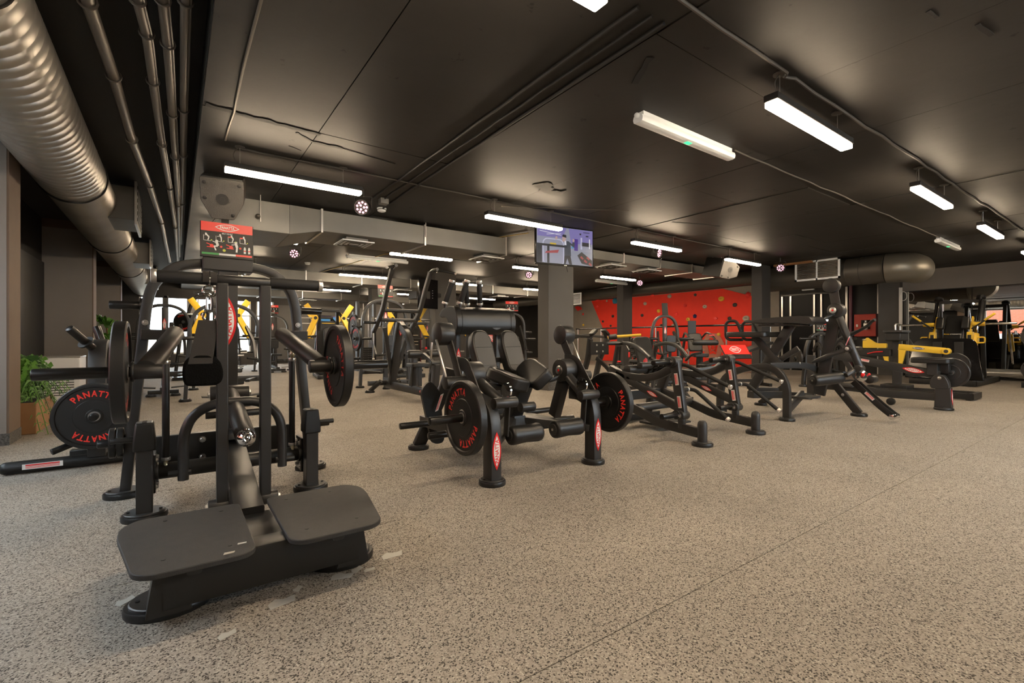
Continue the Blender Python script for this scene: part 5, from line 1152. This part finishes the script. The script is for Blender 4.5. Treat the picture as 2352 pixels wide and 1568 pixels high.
def cable_tower(loc, rz, label):
    t = thing('cable_tower', label, 'gym machine', loc, rz)
    bx(t, 'tower_left', (-.30, -.06, 0), (-.22, .06, 2.02)); bx(t, 'tower_right', (.22, -.06, 0), (.30, .06, 2.02))
    br(t, 'top_boom', [(-.30, 0, 2.0), (.30, 0, 2.0), (.62, 0, 1.98)], .07, .06, Y, 'frame_dark', .05); bx(t, 'base', (-.36, -.35, 0), (.36, .35, .06), 'frame_dark')
    for k in range(10): bx(t, 'weight_block', (-.18, -.05, .08 + k * .06), (.18, .05, .132 + k * .06), 'black', .004)
    for x in (-.08, .08): cy(t, 'guide_rod', (x, 0, .06), (x, 0, 1.98), .01, 'steel')
    MB().tube([(.58 + .05 * math.cos(q), .0, 1.90 + .05 * math.sin(q)) for q in [k * math.pi / 8 for k in range(16)]], .014, 8, closed=True).build('pulley', 'black', t)
    cy(t, 'cable', (.60, 0, 1.86), (.60, -.02, 1.3), .004, 'black'); tb(t, 'pull_bar', [(.40, -.02, 1.26), (.52, -.02, 1.3), (.68, -.02, 1.3), (.80, -.02, 1.26)], .014, 'steel', 10, .03)
    return t
# tall bent-boom machine against the far windows
def boom_machine(loc, rz, label):
    t = thing('boom_machine', label, 'gym machine', loc, rz)
    tb(t, 'boom_frame', [(-.55, 0, .05), (-.45, 0, 1.0), (-.22, 0, 1.80), (-.12, 0, 1.92), (.05, 0, 1.94), (.55, 0, 1.92)], .035, 'frame', 14, .18)
    bx(t, 'rear_post', (.16, -.05, 0), (.30, .05, 1.92)); bx(t, 'base', (-.6, -.3, 0), (.5, .3, .07), 'frame_dark')
    br(t, 'boom_top', [(-.2, .05, 1.99), (.35, .05, 2.0), (.58, .05, 1.95)], .1, .07, Y, 'black', .05)
    bx(t, 'stack_cover', (-.05, -.12, .07), (.16, .12, 1.0), 'black'); return t
boom_machine((.55, 13.0), 0, 'tall bent-tube machine standing before the far windows')
plate((.16, 12.94, 1.30), 'round plate on the bent-tube machine before the far windows', rz=55)
cable_tower((4.6, 13.9), 8, 'black cable tower with weight stack in the middle of the far hall')
cable_tower((-.2, 15.2), 90, 'black cable tower with weight stack close to the far windows')
def yellow_press(loc, rz, label, shroud=True):
    t = thing('yellow_press_machine', label, 'gym machine', loc, rz, 'yellow-armed press machines')
    for s_ in (-1, 1):
        br(t, 'side_rail', [(.30 * s_, -.75, .05), (.30 * s_, .55, .05)], .07, .08, X, 'frame_dark')
        br(t, 'rear_post', [(.26 * s_, .50, .06), (.20 * s_, .18, 1.60)], .07, .08, X, 'frame_dark')
        a = br(t, 'yellow_arm', [(.52 * s_, .06, 1.74), (.31 * s_, -.04, 1.42), (.52 * s_, -.20, .95)], .06, .12, (0, 1, .2), 'yellow', .03)
        cy(a, 'weight_horn', (.34 * s_, .0, 1.42), (.74 * s_, .0, 1.42), .016, 'steel', .003); br(a, 'arm_link', [(.22 * s_, .16, 1.58), (.30 * s_, .0, 1.44)], .05, .06, X, 'frame_dark'); MB().lathe([(.04, 0), (.04, .015)], (.32 * s_, -.075, 1.42), (0, -1, 0), 16).build('arm_cap', 'black', a)
        tb(a, 'press_grip', [(.51 * s_, -.20, .97), (.50 * s_, -.46, .98), (.34 * s_, -.50, .99)], .018, 'foam', 12, .04)
        cy(t, 'storage_peg', (.27 * s_, .45, .55), (.50 * s_, .45, .55), .02, 'steel'); cy(t, 'storage_peg', (.27 * s_, .50, .30), (.50 * s_, .50, .30), .02, 'steel')
    br(t, 'top_cross', [(-.24, .14, 1.62), (.24, .14, 1.62)], .08, .08, Y, 'frame_dark'); br(t, 'front_cross', [(-.32, -.72, .05), (.32, -.72, .05)], .07, .07, Y, 'frame_dark'); br(t, 'rear_cross', [(-.32, .52, .05), (.32, .52, .05)], .07, .07, Y, 'frame_dark')
    br(t, 'seat_post', [(0, -.40, .06), (0, -.36, .42)], .08, .10, X, 'frame_dark'); br(t, 'spine', [(0, .50, .06), (0, -.72, .06)], .07, .06, X, 'frame_dark')
    MB().prism(fil_closed([(-.16, -.17), (.16, -.17), (.13, .18), (-.13, .18)], .05, 4), (0, -.36, .46), X, Y, .07).build('seat_pad', 'pad', t, bev=.016, seg=3)
    MB().prism(rrect(.28, .66, .08), (0, -.12, .86), X, (0, .12, 1), .07).build('back_pad', 'pad', t, bev=.016, seg=3); br(t, 'back_post', [(0, .30, .06), (0, -.04, 1.2)], .06, .07, X, 'frame_dark')
    if shroud:
        s = bx(t, 'shroud', (-.26, .24, .30), (.26, .30, 1.36), 'frame_dark', .02); bx(s, 'shroud_edge', (-.27, .26, .29), (-.25, .32, 1.37), 'maroon'); bx(s, 'shroud_stripe', (-.15, .236, 1.30), (.15, .241, 1.315), 'yellow')
    return t
yellow_press((3.05, 11.9), -8, 'yellow-armed press machine with dark shroud below the grey duct')
yellow_press((.78, 11.7), 2, 'yellow-armed press machine seen through the belt squat arch', False)
yellow_press((4.72, 11.25), -12, 'yellow-armed press machine beside the square column', False)
yellow_press((6.6, 12.4), -20, 'yellow-armed press machine behind the television column', False)
plate((3.62, 11.9, 1.41), 'dark plate on the yellow press machine below the duct', rz=-8, plain=True); plate((4.13, 11.37, 1.41), 'dark plate on the yellow press machine beside the column', rz=-12, plain=True); plate((7.10, 12.2, 1.41), 'dark plate on the yellow press machine behind the television', rz=-20, plain=True)
# console with maroon side and rows of pale print
k = thing('selector_console', 'dark weight console with yellow oval and pale rows of print', 'gym machine', (5.6, 12.9), -18)
bx(k, 'cabinet', (-.24, -.15, .05), (.24, .15, 1.34), 'frame_dark', .03); bx(k, 'side_panel', (.24, -.15, .05), (.27, .15, 1.34), 'maroon', .01); bx(k, 'base', (-.3, -.3, 0), (.3, .3, .05), 'black')
MB().prism([(.06 * math.cos(q), .03 * math.sin(q)) for q in [j * math.pi / 8 for j in range(16)]], (0, -.152, 1.24), X, Z, .004).build('oval_mark', 'yellow', k)
for r in range(4): bx(k, 'print_row', (-.18, -.1535, 1.02 - r * .09), (.18, -.150, 1.04 - r * .09), 'stone', 0)
cy(k, 'roller_grip', (-.36, -.1, 1.42), (-.22, -.1, 1.42), .035, 'yellow'); br(k, 'roller_arm', [(-.29, -.05, 1.40), (-.20, .0, 1.25)], .03, .03)
t2 = thing('wall_screen', 'small blue television on the far dark wall', 'television', (4.75, V1 - .06, 1.55)); bx(t2, 'bezel', (-.50, -.03, -.30), (.50, .03, .30), 'black_gloss'); MB().rng((-.47, -.034, -.27), (.47, -.031, .27)).build('screen', 'scr_deep', t2)
bx(t2, 'screen_figure', (-.3, -.036, -.25), (-.05, -.0345, .1), 'scr_dark', 0); bx(t2, 'screen_cloud', (-.1, -.036, .05), (.45, -.0345, .24), 'scr_blue', 0); bx(t2, 'wall_bracket', (-.1, .03, -.1), (.1, .06, .1), 'black')
# black monitor high on the second column
mo = thing('column_monitor', 'black monitor seen edge-on high on the second column', 'television', (5.05, 10.6, 2.02), 20); bx(mo, 'bezel', (-.34, -.03, -.36), (.30, .03, .36), 'black_gloss', .006); bx(mo, 'monitor_bracket', (.25, .0, -.05), (.45, .30, .05), 'black'); bx(mo, 'side_controls', (-.1, -.034, -.12), (.02, -.030, .06), 'frame')
for kk in range(4): bx(mo, 'control_mark', (.10, -.034, -.1 + kk * .06), (.12, -.030, -.09 + kk * .06), 'white', 0)
# ---------------------------------------------------------------- machines before the climbing wall
def thrust_machine(loc, rz, label):
    t = thing('hip_thrust_machine', label, 'gym machine', loc, rz, 'machines before the climbing wall')
    for s_ in (-1, 1):
        br(t, 'v_post', [(.18 * s_, .30, .04), (.16 * s_, .12, .55), (.22 * s_, .0, .92)], .07, .09, X, 'frame', .12)
        MB().prism(rrect(.16, .12, .03), (.16 * s_, -.02, 1.04), (.8, 0, -.6 * s_), (0, 1, 0), .05).build('hip_pad', 'pad', t, bev=.012, seg=3)
        br(t, 'pad_bracket', [(.22 * s_, 0, .90), (.16 * s_, 0, 1.02)], .06, .03, Y, 'frame_dark'); br(t, 'swing_arm', [(.20 * s_, .02, .95), (.22 * s_, .60, 1.0), (.20 * s_, .95, .92)], .04, .05, X, 'frame', .15)
        cy(t, 'weight_horn', (.22 * s_, .78, .96), (.48 * s_, .78, .96), .024, 'horn', .005); foot_disc(t, .18 * s_, .30, .08); foot_disc(t, .26 * s_, -.55, .08)
    bx(t, 'cross_plate', (-.24, -.03, .62), (.24, .03, .86), 'frame_dark')
    for x in (-.08, .08):
        for z in (.68, .80): bolt(t, (x, -.031, z), (0, -1, 0), .012)
    br(t, 'spine', [(0, .34, .10), (0, -.58, .08)], .09, .09); br(t, 'front_cross', [(-.28, -.55, .06), (.28, -.55, .06)], .07, .07, Y)
    br(t, 'lever', [(0, -.50, .12), (0, -.20, .40), (0, .05, .55)], .05, .07, X, 'frame', .08); tb(t, 'red_latch', [(.10, -.30, .46), (.12, -.36, .50), (.18, -.38, .50)], .014, 'red', 10, .02); cy(t, 'stop_bar', (-.05, -.32, .44), (.26, -.32, .44), .022, 'horn')
    return t
thrust_machine((6.50, 6.30), 0, 'hip thrust machine with twin tilted pads by the square column')
def low_press(loc, rz, label, yellow=False):
    t = thing('low_lever_machine', label, 'gym machine', loc, rz, 'machines before the climbing wall')
    br(t, 'spine', [(0, -.8, .08), (0, .7, .10)], .09, .09)
    for s_ in (-1, 1):
        foot_disc(t, .30 * s_, -.7, .08); foot_disc(t, .30 * s_, .65, .08)
        br(t, 'side_post', [(.32 * s_, .60, .04), (.34 * s_, .42, .50), (.34 * s_, .30, .80)], .05, .07, X, 'frame', .1)
        br(t, 'curved_lever', [(.34 * s_, .34, .80), (.36 * s_, .0, .86), (.34 * s_, -.35, .80), (.30 * s_, -.62, .64)], .04, .055, X, 'frame', .2)
        tb(t, 'bent_handle', [(.30 * s_, -.60, .64), (.20 * s_, -.72, .60), (.22 * s_, -.84, .70), (.34 * s_, -.88, .72)], .016, 'foam', 12, .05)
        cy(t, 'weight_horn', (.36 * s_, .10, .84), (.62 * s_, .10, .84), .024, 'horn', .005); br(t, 'front_leg', [(.30 * s_, -.7, .03), (.10 * s_, -.5, .40)], .05, .06)
    br(t, 'front_cross', [(-.32, -.7, .06), (.32, -.7, .06)], .06, .06, Y); br(t, 'rear_cross', [(-.34, .55, .12), (.34, .55, .12)], .06, .06, Y)
    MB().prism(fil_closed([(-.15, -.2), (.15, -.2), (.12, .22), (-.12, .22)], .05, 4), (0, -.25, .50), X, Y, .07).build('seat_pad', 'pad', t, bev=.016, seg=3); bx(t, 'seat_post', (-.04, -.3, .1), (.04, -.2, .48))
    MB().prism(rrect(.28, .48, .07), (0, .08, .72), X, (0, .45, 1), .07).build('back_pad', 'pad', t, bev=.016, seg=3); br(t, 'back_post', [(0, .40, .1), (0, .14, .70)], .06, .06)
    roller(t, (-.30, -.62, .40), (.30, -.62, .40), .05)
    MB().prism([(-.03, -.06), (.03, -.08), (.05, .04), (-.01, .08)], (-.28, -.48, .56), Y, Z, .03).build('red_latch', 'red', t)
    if yellow: cy(t, 'yellow_sleeve', (-.42, .34, .98), (.18, .34, 1.02), .035, 'yellow'); roller(t, (-.62, .36, .96), (-.42, .36, .98), .07); MB().ball((-.64, .36, .95), .03, 10).build('sleeve_cap', 'yellow', t); br(t, 'sleeve_post', [(-.1, .34, .98), (-.1, .46, .5)], .05, .05)
    return t
low_press((5.95, 4.75), -22, 'low lever machine with bent handles beyond the deadlift machine')
low_press((9.15, 7.6), -38, 'low lever machine with a yellow sleeve before the climbing wall', True)
arch_machine((8.35, 6.2), -36, 'small arched machine before the climbing wall', W=.26, Hh=1.40, sign=False, depth=.7, name='glute_machine')
q = thing('seated_press_machine', 'seated press machine with long bent handles and roller before the climbing wall', 'gym machine', (9.55, 6.25), -40, 'machines before the climbing wall')
for s_ in (-1, 1):
    tb(q, 'bent_handle', [(.20 * s_, .35, .92), (.24 * s_, .05, 1.06), (.26 * s_, -.20, 1.02), (.26 * s_, -.50, .88), (.24 * s_, -.62, .86)], .022, 'frame', 12, .08); foot_disc(q, .26 * s_, .4, .08); foot_disc(q, .22 * s_, -.5, .08)
    br(q, 'rear_post', [(.26 * s_, .4, .03), (.18 * s_, .26, .95)], .05, .06)
roller(q, (-.26, -.62, .84), (.26, -.62, .84), .06); br(q, 'spine', [(0, .45, .1), (0, -.55, .1)], .09, .09); br(q, 'front_cross', [(-.24, -.5, .06), (.24, -.5, .06)], .06, .06, Y); br(q, 'rear_cross', [(-.26, .4, .2), (.26, .4, .2)], .06, .06, Y)
MB().prism(rrect(.30, .42, .07), (0, .10, .84), X, (0, .3, 1), .08).build('back_pad', 'pad', q, bev=.018, seg=3); MB().prism(fil_closed([(-.16, -.18), (.16, -.18), (.14, .18), (-.14, .18)], .05, 4), (0, -.22, .56), X, Y, .08).build('seat_pad', 'pad', q, bev=.018, seg=3)
br(q, 'seat_post', [(0, -.1, .1), (0, -.2, .54)], .08, .08); bx(q, 'sign_plate', (-.09, .30, 1.02), (.09, .33, 1.34), 'frame_dark'); MB().prism([(-.05, -.02), (.06, -.02), (.06, .01), (-.05, .02)], (.2, -.40, 1.0), X, Y, .02).build('red_latch', 'red', q)
ab = thing('incline_bench', 'sloping black board bench before the glass balustrade', 'bench', (8.95, 5.0), -28, 'machines before the climbing wall')
MB().prism(fil_closed([(-.75, -.16), (.75, -.16), (.75, .16), (-.75, .16)], .04, 3), (0, 0, .62), (.95, 0, .30), Y, .05).build('bench_board', 'pad', ab, bev=.012)
for x, z in ((-.55, .40), (.55, .72)): br(ab, 'bench_post', [(x, 0, .04), (x, 0, z)], .06, .06); br(ab, 'bench_foot', [(x, -.28, .03), (x, .28, .03)], .06, .06, X, 'frame_dark')
br(ab, 'bench_rail', [(-.55, 0, .10), (.55, 0, .10)], .06, .06, Y)
arch_machine((2.3, 15.2), 0, 'arched machine in the far hall before the glass door', W=.40, Hh=1.6, sign=True, sz=.32)
arch_machine((6.9, 14.6), -15, 'arched machine in the far hall behind the console', W=.40, Hh=1.6, sign=False)
arch_machine((1.2, 16.6), 10, 'arched machine by the far windows, toward the tall cable tower', W=.38, Hh=1.5, sign=False)
yellow_press((4.0, 16.0), 0, 'yellow-armed press machine deep in the far hall', False)
plate((2.3 - .60, 14.98, .92), 'bumper plate on the arched machine before the glass door', plain=True); plate((6.37, 14.53, .92), 'bumper plate on the arched machine behind the console', rz=-15, plain=True)
# ---------------------------------------------------------------- yellow low-row, hack squat and rack at the mirrors
def low_row():
    t = thing('yellow_low_row', 'low row machine with yellow arms and a black cushion block before the mirrors', 'gym machine', (9.9, 2.2), 0, 'yellow-armed press machines')
    for x in (-.34, .10): br(t, 'base_rail', [(x, -.48, .06), (x, .95, .06)], .07, .09, X, 'frame_dark')
    br(t, 'base_end', [(-.37, -.46, .06), (.13, -.46, .06)], .07, .09, Y, 'frame_dark'); br(t, 'base_rear', [(-.37, .9, .06), (.13, .9, .06)], .07, .09, Y, 'frame_dark')
    for x in (-.30, .06): bx(t, 'rubber_block', (x - .05, -.46, 0), (x + .05, -.40, .03), 'rubber')
    bx(t, 'foot_box', (-.30, .30, .06), (.06, .66, .16), 'frame_dark', .01); bx(t, 'mast', (-.07, .46, .06), (.05, .56, .96), 'frame')
    bx(t, 'cushion_block', (-.22, .40, .88), (.18, .62, 1.02), 'black', .02); bx(t, 'cushion_plate', (-.24, .38, 1.02), (.20, .64, 1.06), 'frame', .006)
    tb(t, 'top_handle', [(-.12, .5, 1.06), (-.12, .5, 1.16), (.10, .5, 1.16), (.10, .5, 1.06)], .014, 'steel', 10, .03)
    a = br(t, 'yellow_beam', [(-.10, .46, .78), (-.10, -.12, .725)], .05, .10, X, 'yellow')
    cy(a, 'beam_pivot', (-.15, -.14, .72), (-.05, -.14, .72), .05, 'yellow'); cy(a, 'beam_bolt', (-.156, -.14, .72), (-.145, -.14, .72), .028, 'frame')
    MB().prism(vesica(.16, .04), (-.127, .20, .762), (0, -1, -.08), Z, .004).build('maker_mark', 'darkblue', a)
    t_ = MB(); text_flat(t_, 'TECHNOGYM', (-.1305, .20, .762), (0, -1, -.08), Z, .13, .020); t_.build('mark_lettering', 'white', a)
    MB().prism([(.0, .0), (.10, .0), (.03, -.30), (.0, -.30)], (-.10, .46, .74), (0, -1, 0), Z, .05).build('yellow_gusset', 'yellow', t); MB().prism([(.0, .0), (-.10, .0), (-.02, -.24), (.0, -.24)], (-.10, .60, .70), (0, -1, 0), Z, .04).build('yellow_gusset', 'yellow', t)
    MB().prism(fil_closed([(-.34, .04), (-.34, -.08), (.0, -.08), (.0, .0), (-.14, .0), (-.28, .10)], .015, 3), (-.10, .62, .84), (0, -1, 0), Z, .05).build('yellow_grip_bracket', 'yellow', t)
    cy(t, 'grip_bar', (-.24, .92, .90), (.04, .92, .90), .014, 'steel'); bx(t, 'rear_arm', (-.14, .56, .62), (-.05, 1.06, .74), 'black', .01); tb(t, 'red_strap', [(-.16, .66, .70), (-.17, .78, .69), (-.16, .88, .66)], .008, 'red', 8, .03)
    cy(t, 'weight_horn', (.0, -.14, .50), (.44, -.14, .50), .022, 'steel', .004); br(t, 'front_post', [(-.10, -.14, .10), (-.10, -.14, .70)], .05, .07, X, 'frame_dark')
    return t
low_row()
plate((10.16, 2.04, .50), 'grey worn plate on the yellow low row machine', plain=True)
def hack_squat():
    t = thing('hack_squat_machine', 'black hack squat with large foot plate, steel rails and yellow shoulder carriage', 'gym machine', (12.5, 2.68), group='yellow-armed press machines')
    for s_ in (-1, 1): br(t, 'base_rail', [(-.15, .46 * s_, .06), (2.0, .46 * s_, .06)], .08, .10, Y, 'frame_dark')
    for x in (-.12, .9, 1.95): br(t, 'base_cross', [(x, -.50, .06), (x, .50, .06)], .08, .10, X, 'frame_dark')
    # foot plate: a big rounded board leaning forward
    f = MB().prism(fil_closed([(-.60, -.42), (.60, -.42), (.46, .40), (-.46, .40)], [.02, .02, .14, .14], 6), (.02, 0, .53), (0, -1, 0), (.16, 0, 1), .05).build('foot_plate', 'black_gloss', t, bev=.012)
    for y in (-.22, .22): br(t, 'plate_strut', [(.10, y, .50), (.42, y, .10)], .06, .06, Y, 'frame_dark')
    for y in (-.30, .02): bx(f, 'plate_mount', (-.02, y, .10), (.01, y + .14, .86), 'black', .01)
    for s_ in (-1, 1):
        y = .335 * s_
        cy(t, 'slide_rail', (.40, y, .30), (1.22, y, 1.80), .024, 'chrome'); cy(t, 'rail_cushion', (.98, y + .02 * s_, 1.18), (1.27, y + .02 * s_, 1.72), .050, 'black'); MB().lathe([(.075, 0), (.075, .05), (.04, .08)], (1.20, y, 1.76), (.48, 0, .88), 20).build('rail_top', 'black', t)
        br(t, 'frame_leg', [(1.30, y, 1.72), (1.50, y, .10)], .07, .08, Y, 'frame_dark')
        c = cy(t, 'yellow_sleeve', (.52, y, .62), (.74, y, 1.02), .056, 'yellow', .006)
        bx(c, 'sleeve_box', (.50, y - .09 * s_, .80), (.66, y, 1.06), 'yellow', .012); bx(c, 'sleeve_label', (.495, y - .075 * s_, .88), (.50, y - .02 * s_, 1.0), 'black', 0)
        tb(c, 'yellow_hoop', [(.60, y + .05 * s_, .95), (.60, y + .16 * s_, .95), (.60, y + .16 * s_, .84), (.60, y + .05 * s_, .84)], .015, 'yellow', 10, .03)
        MB().box((.70, .20 * s_, 1.24), (.10, .13, .26), Matrix.Rotation(.35, 3, 'Y')).build('shoulder_pad', 'pad', t, bev=.03, seg=4)
        h = cy(t, 'horn_sleeve', (.72, .30 * s_, 1.22), (.72, .48 * s_, 1.22), .042, 'yellow'); cy(h, 'weight_horn', (.72, .48 * s_, 1.22), (.72, .92 * s_, 1.22), .024, 'steel', .004)
        g = tb(t, 'grip_stem', [(.62, .30 * s_, 1.12), (.60, .42 * s_, 1.22), (.60, .50 * s_, 1.30)], .016, 'black', 10, .03); cy(g, 'yellow_grip', (.60, .49 * s_, 1.29), (.60, .64 * s_, 1.42), .022, 'yellow')
        br(t, 'carriage_side', [(.58, .28 * s_, .90), (.86, .28 * s_, 1.36)], .03, .08, Y, 'yellow')
    MB().box((.80, 0, 1.13), (.09, .30, .60), Matrix.Rotation(.50, 3, 'Y')).build('back_pad', 'pad', t, bev=.03, seg=4)
    br(t, 'top_cross', [(1.26, -.40, 1.72), (1.26, .40, 1.72)], .07, .07, X, 'frame_dark')
    x_ = MB(); text_flat(x_, 'PURE', (.655, .09, 1.015), (0, -1, 0), (.5, 0, .87), .09, .018); x_.build('badge_lettering', 'yellow', t)
    x_ = MB(); text_flat(x_, 'STRENGTH', (.655, -.05, 1.015), (0, -1, 0), (.5, 0, .87), .17, .018); x_.build('badge_lettering', 'white', t)
    return t
hack_squat()
def rack():
    t = thing('squat_rack', 'tall black rack with steel pegs and stored plates beside the mirrors', 'rack', (13.0, 1.05))
    for x in (0, 1.0):
        for y in (.42, -.55):
            p = bx(t, 'rack_post', (x - .06, y - .06, .09), (x + .06, y + .06, 1.86), 'frame_dark'); 
            for z in (.35, .62, .95): cy(p, 'storage_peg', (x - .06, y, z), (x - .30, y, z), .022, 'chrome', .004)
            for z in (.5, .8, 1.1, 1.4): bolt(p, (x - .061, y + .03, z), (-1, 0, 0), .010)
        br(t, 'rack_foot', [(x, -.75, .05), (x, .62, .05)], .10, .10, X, 'frame_dark')
        br(t, 'rack_top', [(x, -.62, 1.82), (x, .50, 1.82)], .10, .08, X, 'frame_dark')
    br(t, 'rack_cross', [(0, .42, 1.76), (1.0, .42, 1.76)], .08, .08, Y, 'frame_dark'); br(t, 'rack_cross', [(0, -.55, 1.76), (1.0, -.55, 1.76)], .08, .08, Y, 'frame_dark')
    bx(t, 'warning_label', (-.063, .385, .20), (-.060, .455, .42), 'stone', 0); bx(t, 'label_head', (-.0645, .385, .40), (-.0605, .455, .42), 'red', 0)
    for y in (.42,):
        cy(t, 'safety_bar', (-.10, y - .1, .58), (-.10, -.5, .58), .02, 'chrome')
    return t
rack()
plate((12.80, 1.47, .95), 'dark plate hung high on the black rack by the mirrors', plain=True); plate((12.80, 1.47, .35), 'dark plate hung low on the black rack by the mirrors', plain=True); plate((12.76, .50, .62), 'dark plate on the second post of the black rack', plain=True)
hp_ = thing('heating_pipe', 'thick pale heating pipe along the foot of the mirrors', 'pipe', (U1 - .14, 0, .0))
cy(hp_, 'pipe_run', (0, -2.0, .16), (0, 3.4, .16), .085, 'alu'); 
for y in (-1.5, 0, 1.5, 3.0): bx(hp_, 'pipe_bracket', (-.03, y - .02, 0), (.03, y + .02, .10), 'steel')
fc = thing('fire_cabinet', 'red fire hose cabinet with dark window in the entrance recess', 'cabinet', (U1 - .06, 4.74, 1.28))
bx(fc, 'cabinet_body', (-.12, -.25, -.30), (.04, .25, .30), 'maroon', .01); bx(fc, 'door', (-.13, -.24, -.29), (-.12, .24, .29), 'red_dull', .004); bx(fc, 'window', (-.134, -.12, -.10), (-.13, .08, .14), 'black_gloss', 0); bx(fc, 'latch', (-.15, .15, -.04), (-.13, .19, .03), 'alu', .003)
ex = thing('fire_extinguisher', 'pale metal canister showing in the cabinet window', 'canister', (U1 - .26, 4.70, 1.18)); MB().lathe([(.04, 0), (.045, .02), (.045, .14), (.03, .17), (.015, .18), (.015, .2), (.022, .2), (.022, .22)], (0, 0, 0), Z, 18).build('bottle', 'alu', ex); bx(ex, 'holder', (-.02, -.03, -.02), (.10, .03, .0), 'steel')
co_ = tag(MB().tube([(U1 - .30, 3.90 + .07 * math.cos(q), 1.98 + .11 * math.sin(q)) for q in [k * math.pi / 10 for k in range(20)]], .008, 6, closed=True).build('cable_coil', 'white'), 'white cable coil hung at the corner of the mirrors', 'cable')
# ---------------------------------------------------------------- side aisle: planters, heater, tape
def leafy(par, c, n, spread, hh, size, m, droop=.3, seed=1, xmin=-.46):
    rnd = random.Random(seed)
    for k in range(n):
        a = rnd.uniform(0, 6.283); r = rnd.uniform(.15, 1) * spread; top = Vector((c[0] + r * math.cos(a) * .5, c[1] + r * math.sin(a) * .5, c[2] + hh * rnd.uniform(.5, 1)))
        end = top + Vector((math.cos(a) * r * .7, math.sin(a) * r * .7, -droop * rnd.uniform(.2, 1)))
        top.x = max(top.x, xmin + .06); end.x = max(end.x, xmin + .06)
        fr = MB().tube([Vector(c), Vector(c).lerp(top, .6) + Vector((0, 0, .04)), top, end], .004, 5).build('frond_stem', m, par)
        b = MB(); N = 13; axis = [Vector(c).lerp(top, .45 + .55 * i / 6) for i in range(6)] + [top.lerp(end, i / 6) for i in range(7)]
        for i in range(1, N):
            d = (axis[i] - axis[i - 1]); d = d.normalized() if d.length > 1e-6 else Vector(Z); sd = d.cross(Vector(Z)); sd = sd.normalized() if sd.length > 1e-4 else Vector(X)
            L = size * (1 - abs(i / N - .45)) * rnd.uniform(.8, 1.2)
            for s_ in (-1, 1):
                p0 = axis[i]; p1 = p0 + sd * s_ * L * .55 + d * L * .3 + Vector((0, 0, .01)); p2 = p0 + sd * s_ * L + d * L * .35 - Vector((0, 0, L * .35)); p3 = p0 + sd * s_ * L * .5 - d * L * .15
                for q_ in (p1, p2, p3): q_.x = max(q_.x, xmin)
                b.add([p0, p1, p2, p3], [(0, 1, 2, 3)])
        lf = b.build('frond_leaves', m, fr, ang=180); lf['kind'] = 'stuff'
def planter(u, v, label, n=26, hh=.42, seed=1, big=True):
    t = thing('potted_fern', label, 'plant', (u, v))
    bx(t, 'planter_box', (-.20, -.40, .0), (.20, .40, .30), 'wood', .006)
    bx(t, 'soil', (-.18, -.38, .30), (.18, .38, .305), 'black', 0)
    for k in range(3 if big else 1):
        leafy(t, (0.04, -.26 + k * .26 if big else 0, .30), n // 3 if big else n, .30, hh, .085, 'leaf' if k != 1 else 'leaf_dark', .62, seed + k)
    return t
planter(-1.28, 6.72, 'green ferns spilling from a wooden planter beside the nearest pillar', 132, .42, 3)
tr = thing('potted_tree', 'small leafy tree in the gap between two pillars', 'plant', (-1.18, 13.2)); MB().lathe([(.12, 0), (.17, .3), (.18, .32), (.16, .32)], (0, 0, 0), Z, 20).build('pot', 'black', tr); tb(tr, 'trunk', [(0, 0, .3), (.02, .01, .8), (.0, -.02, 1.15)], .015, 'wood', 8)
for k in range(3): leafy(tr, (0, 0, .55 + k * .28), 9, .42, .32, .10, 'leaf' if k else 'leaf_dark', .25, 31 + k)
ht = thing('heater_cabinet', 'white heater cabinet standing before the second pillar', 'heater', (-1.36, 9.3)); bx(ht, 'cabinet_body', (-.26, -.28, .02), (.26, .28, .66), 'white', .008); bx(ht, 'cabinet_top', (-.265, -.285, .645), (.265, .285, .665), 'alu', .004)
MB().tube([(-.15 + .03 * math.cos(q), -.284, .60 + .02 * math.sin(q)) for q in [k * math.pi / 8 for k in range(16)]], .003, 5, closed=True).build('maker_mark', 'black', ht)
for k in range(8): bx(ht, 'air_slot', (-.2, -.283, .12 + k * .035), (.2, -.279, .132 + k * .035), 'frame', 0)
for k, (u, v, s, a) in enumerate(((.30, 1.78, .10, .3), (.36, 1.84, .05, 1.1), (.52, 1.84, .09, -.2), (.58, 1.86, .06, .8), (.62, 1.83, .05, .2), (.74, 1.90, .10, .1), (.13, 1.68, .06, .5), (-.14, 2.10, .07, .9))):
    o = MB().prism([(-s * .5, -s * .2), (s * .3, -s * .28), (s * .5, s * .1), (s * .1, s * .12), (-s * .1, s * .32), (-s * .42, s * .15)], (u, v, .0012), (math.cos(a), math.sin(a), 0), (-math.sin(a), math.cos(a), 0), .001).build('tape_scrap', 'tape')
    tag(o, ('large torn tape scrap before the belt squat beam', 'small torn tape scrap beside the large scrap', 'torn tape scrap under the middle of the belt squat beam', 'slanted tape scrap under the belt squat beam', 'tiny tape scrap near the far platform foot', 'long tape scrap beside the far platform foot', 'tape scrap before the near platform foot', 'tape scrap beside the belt squat front post')[k], 'tape', 'torn tape scraps on the floor')
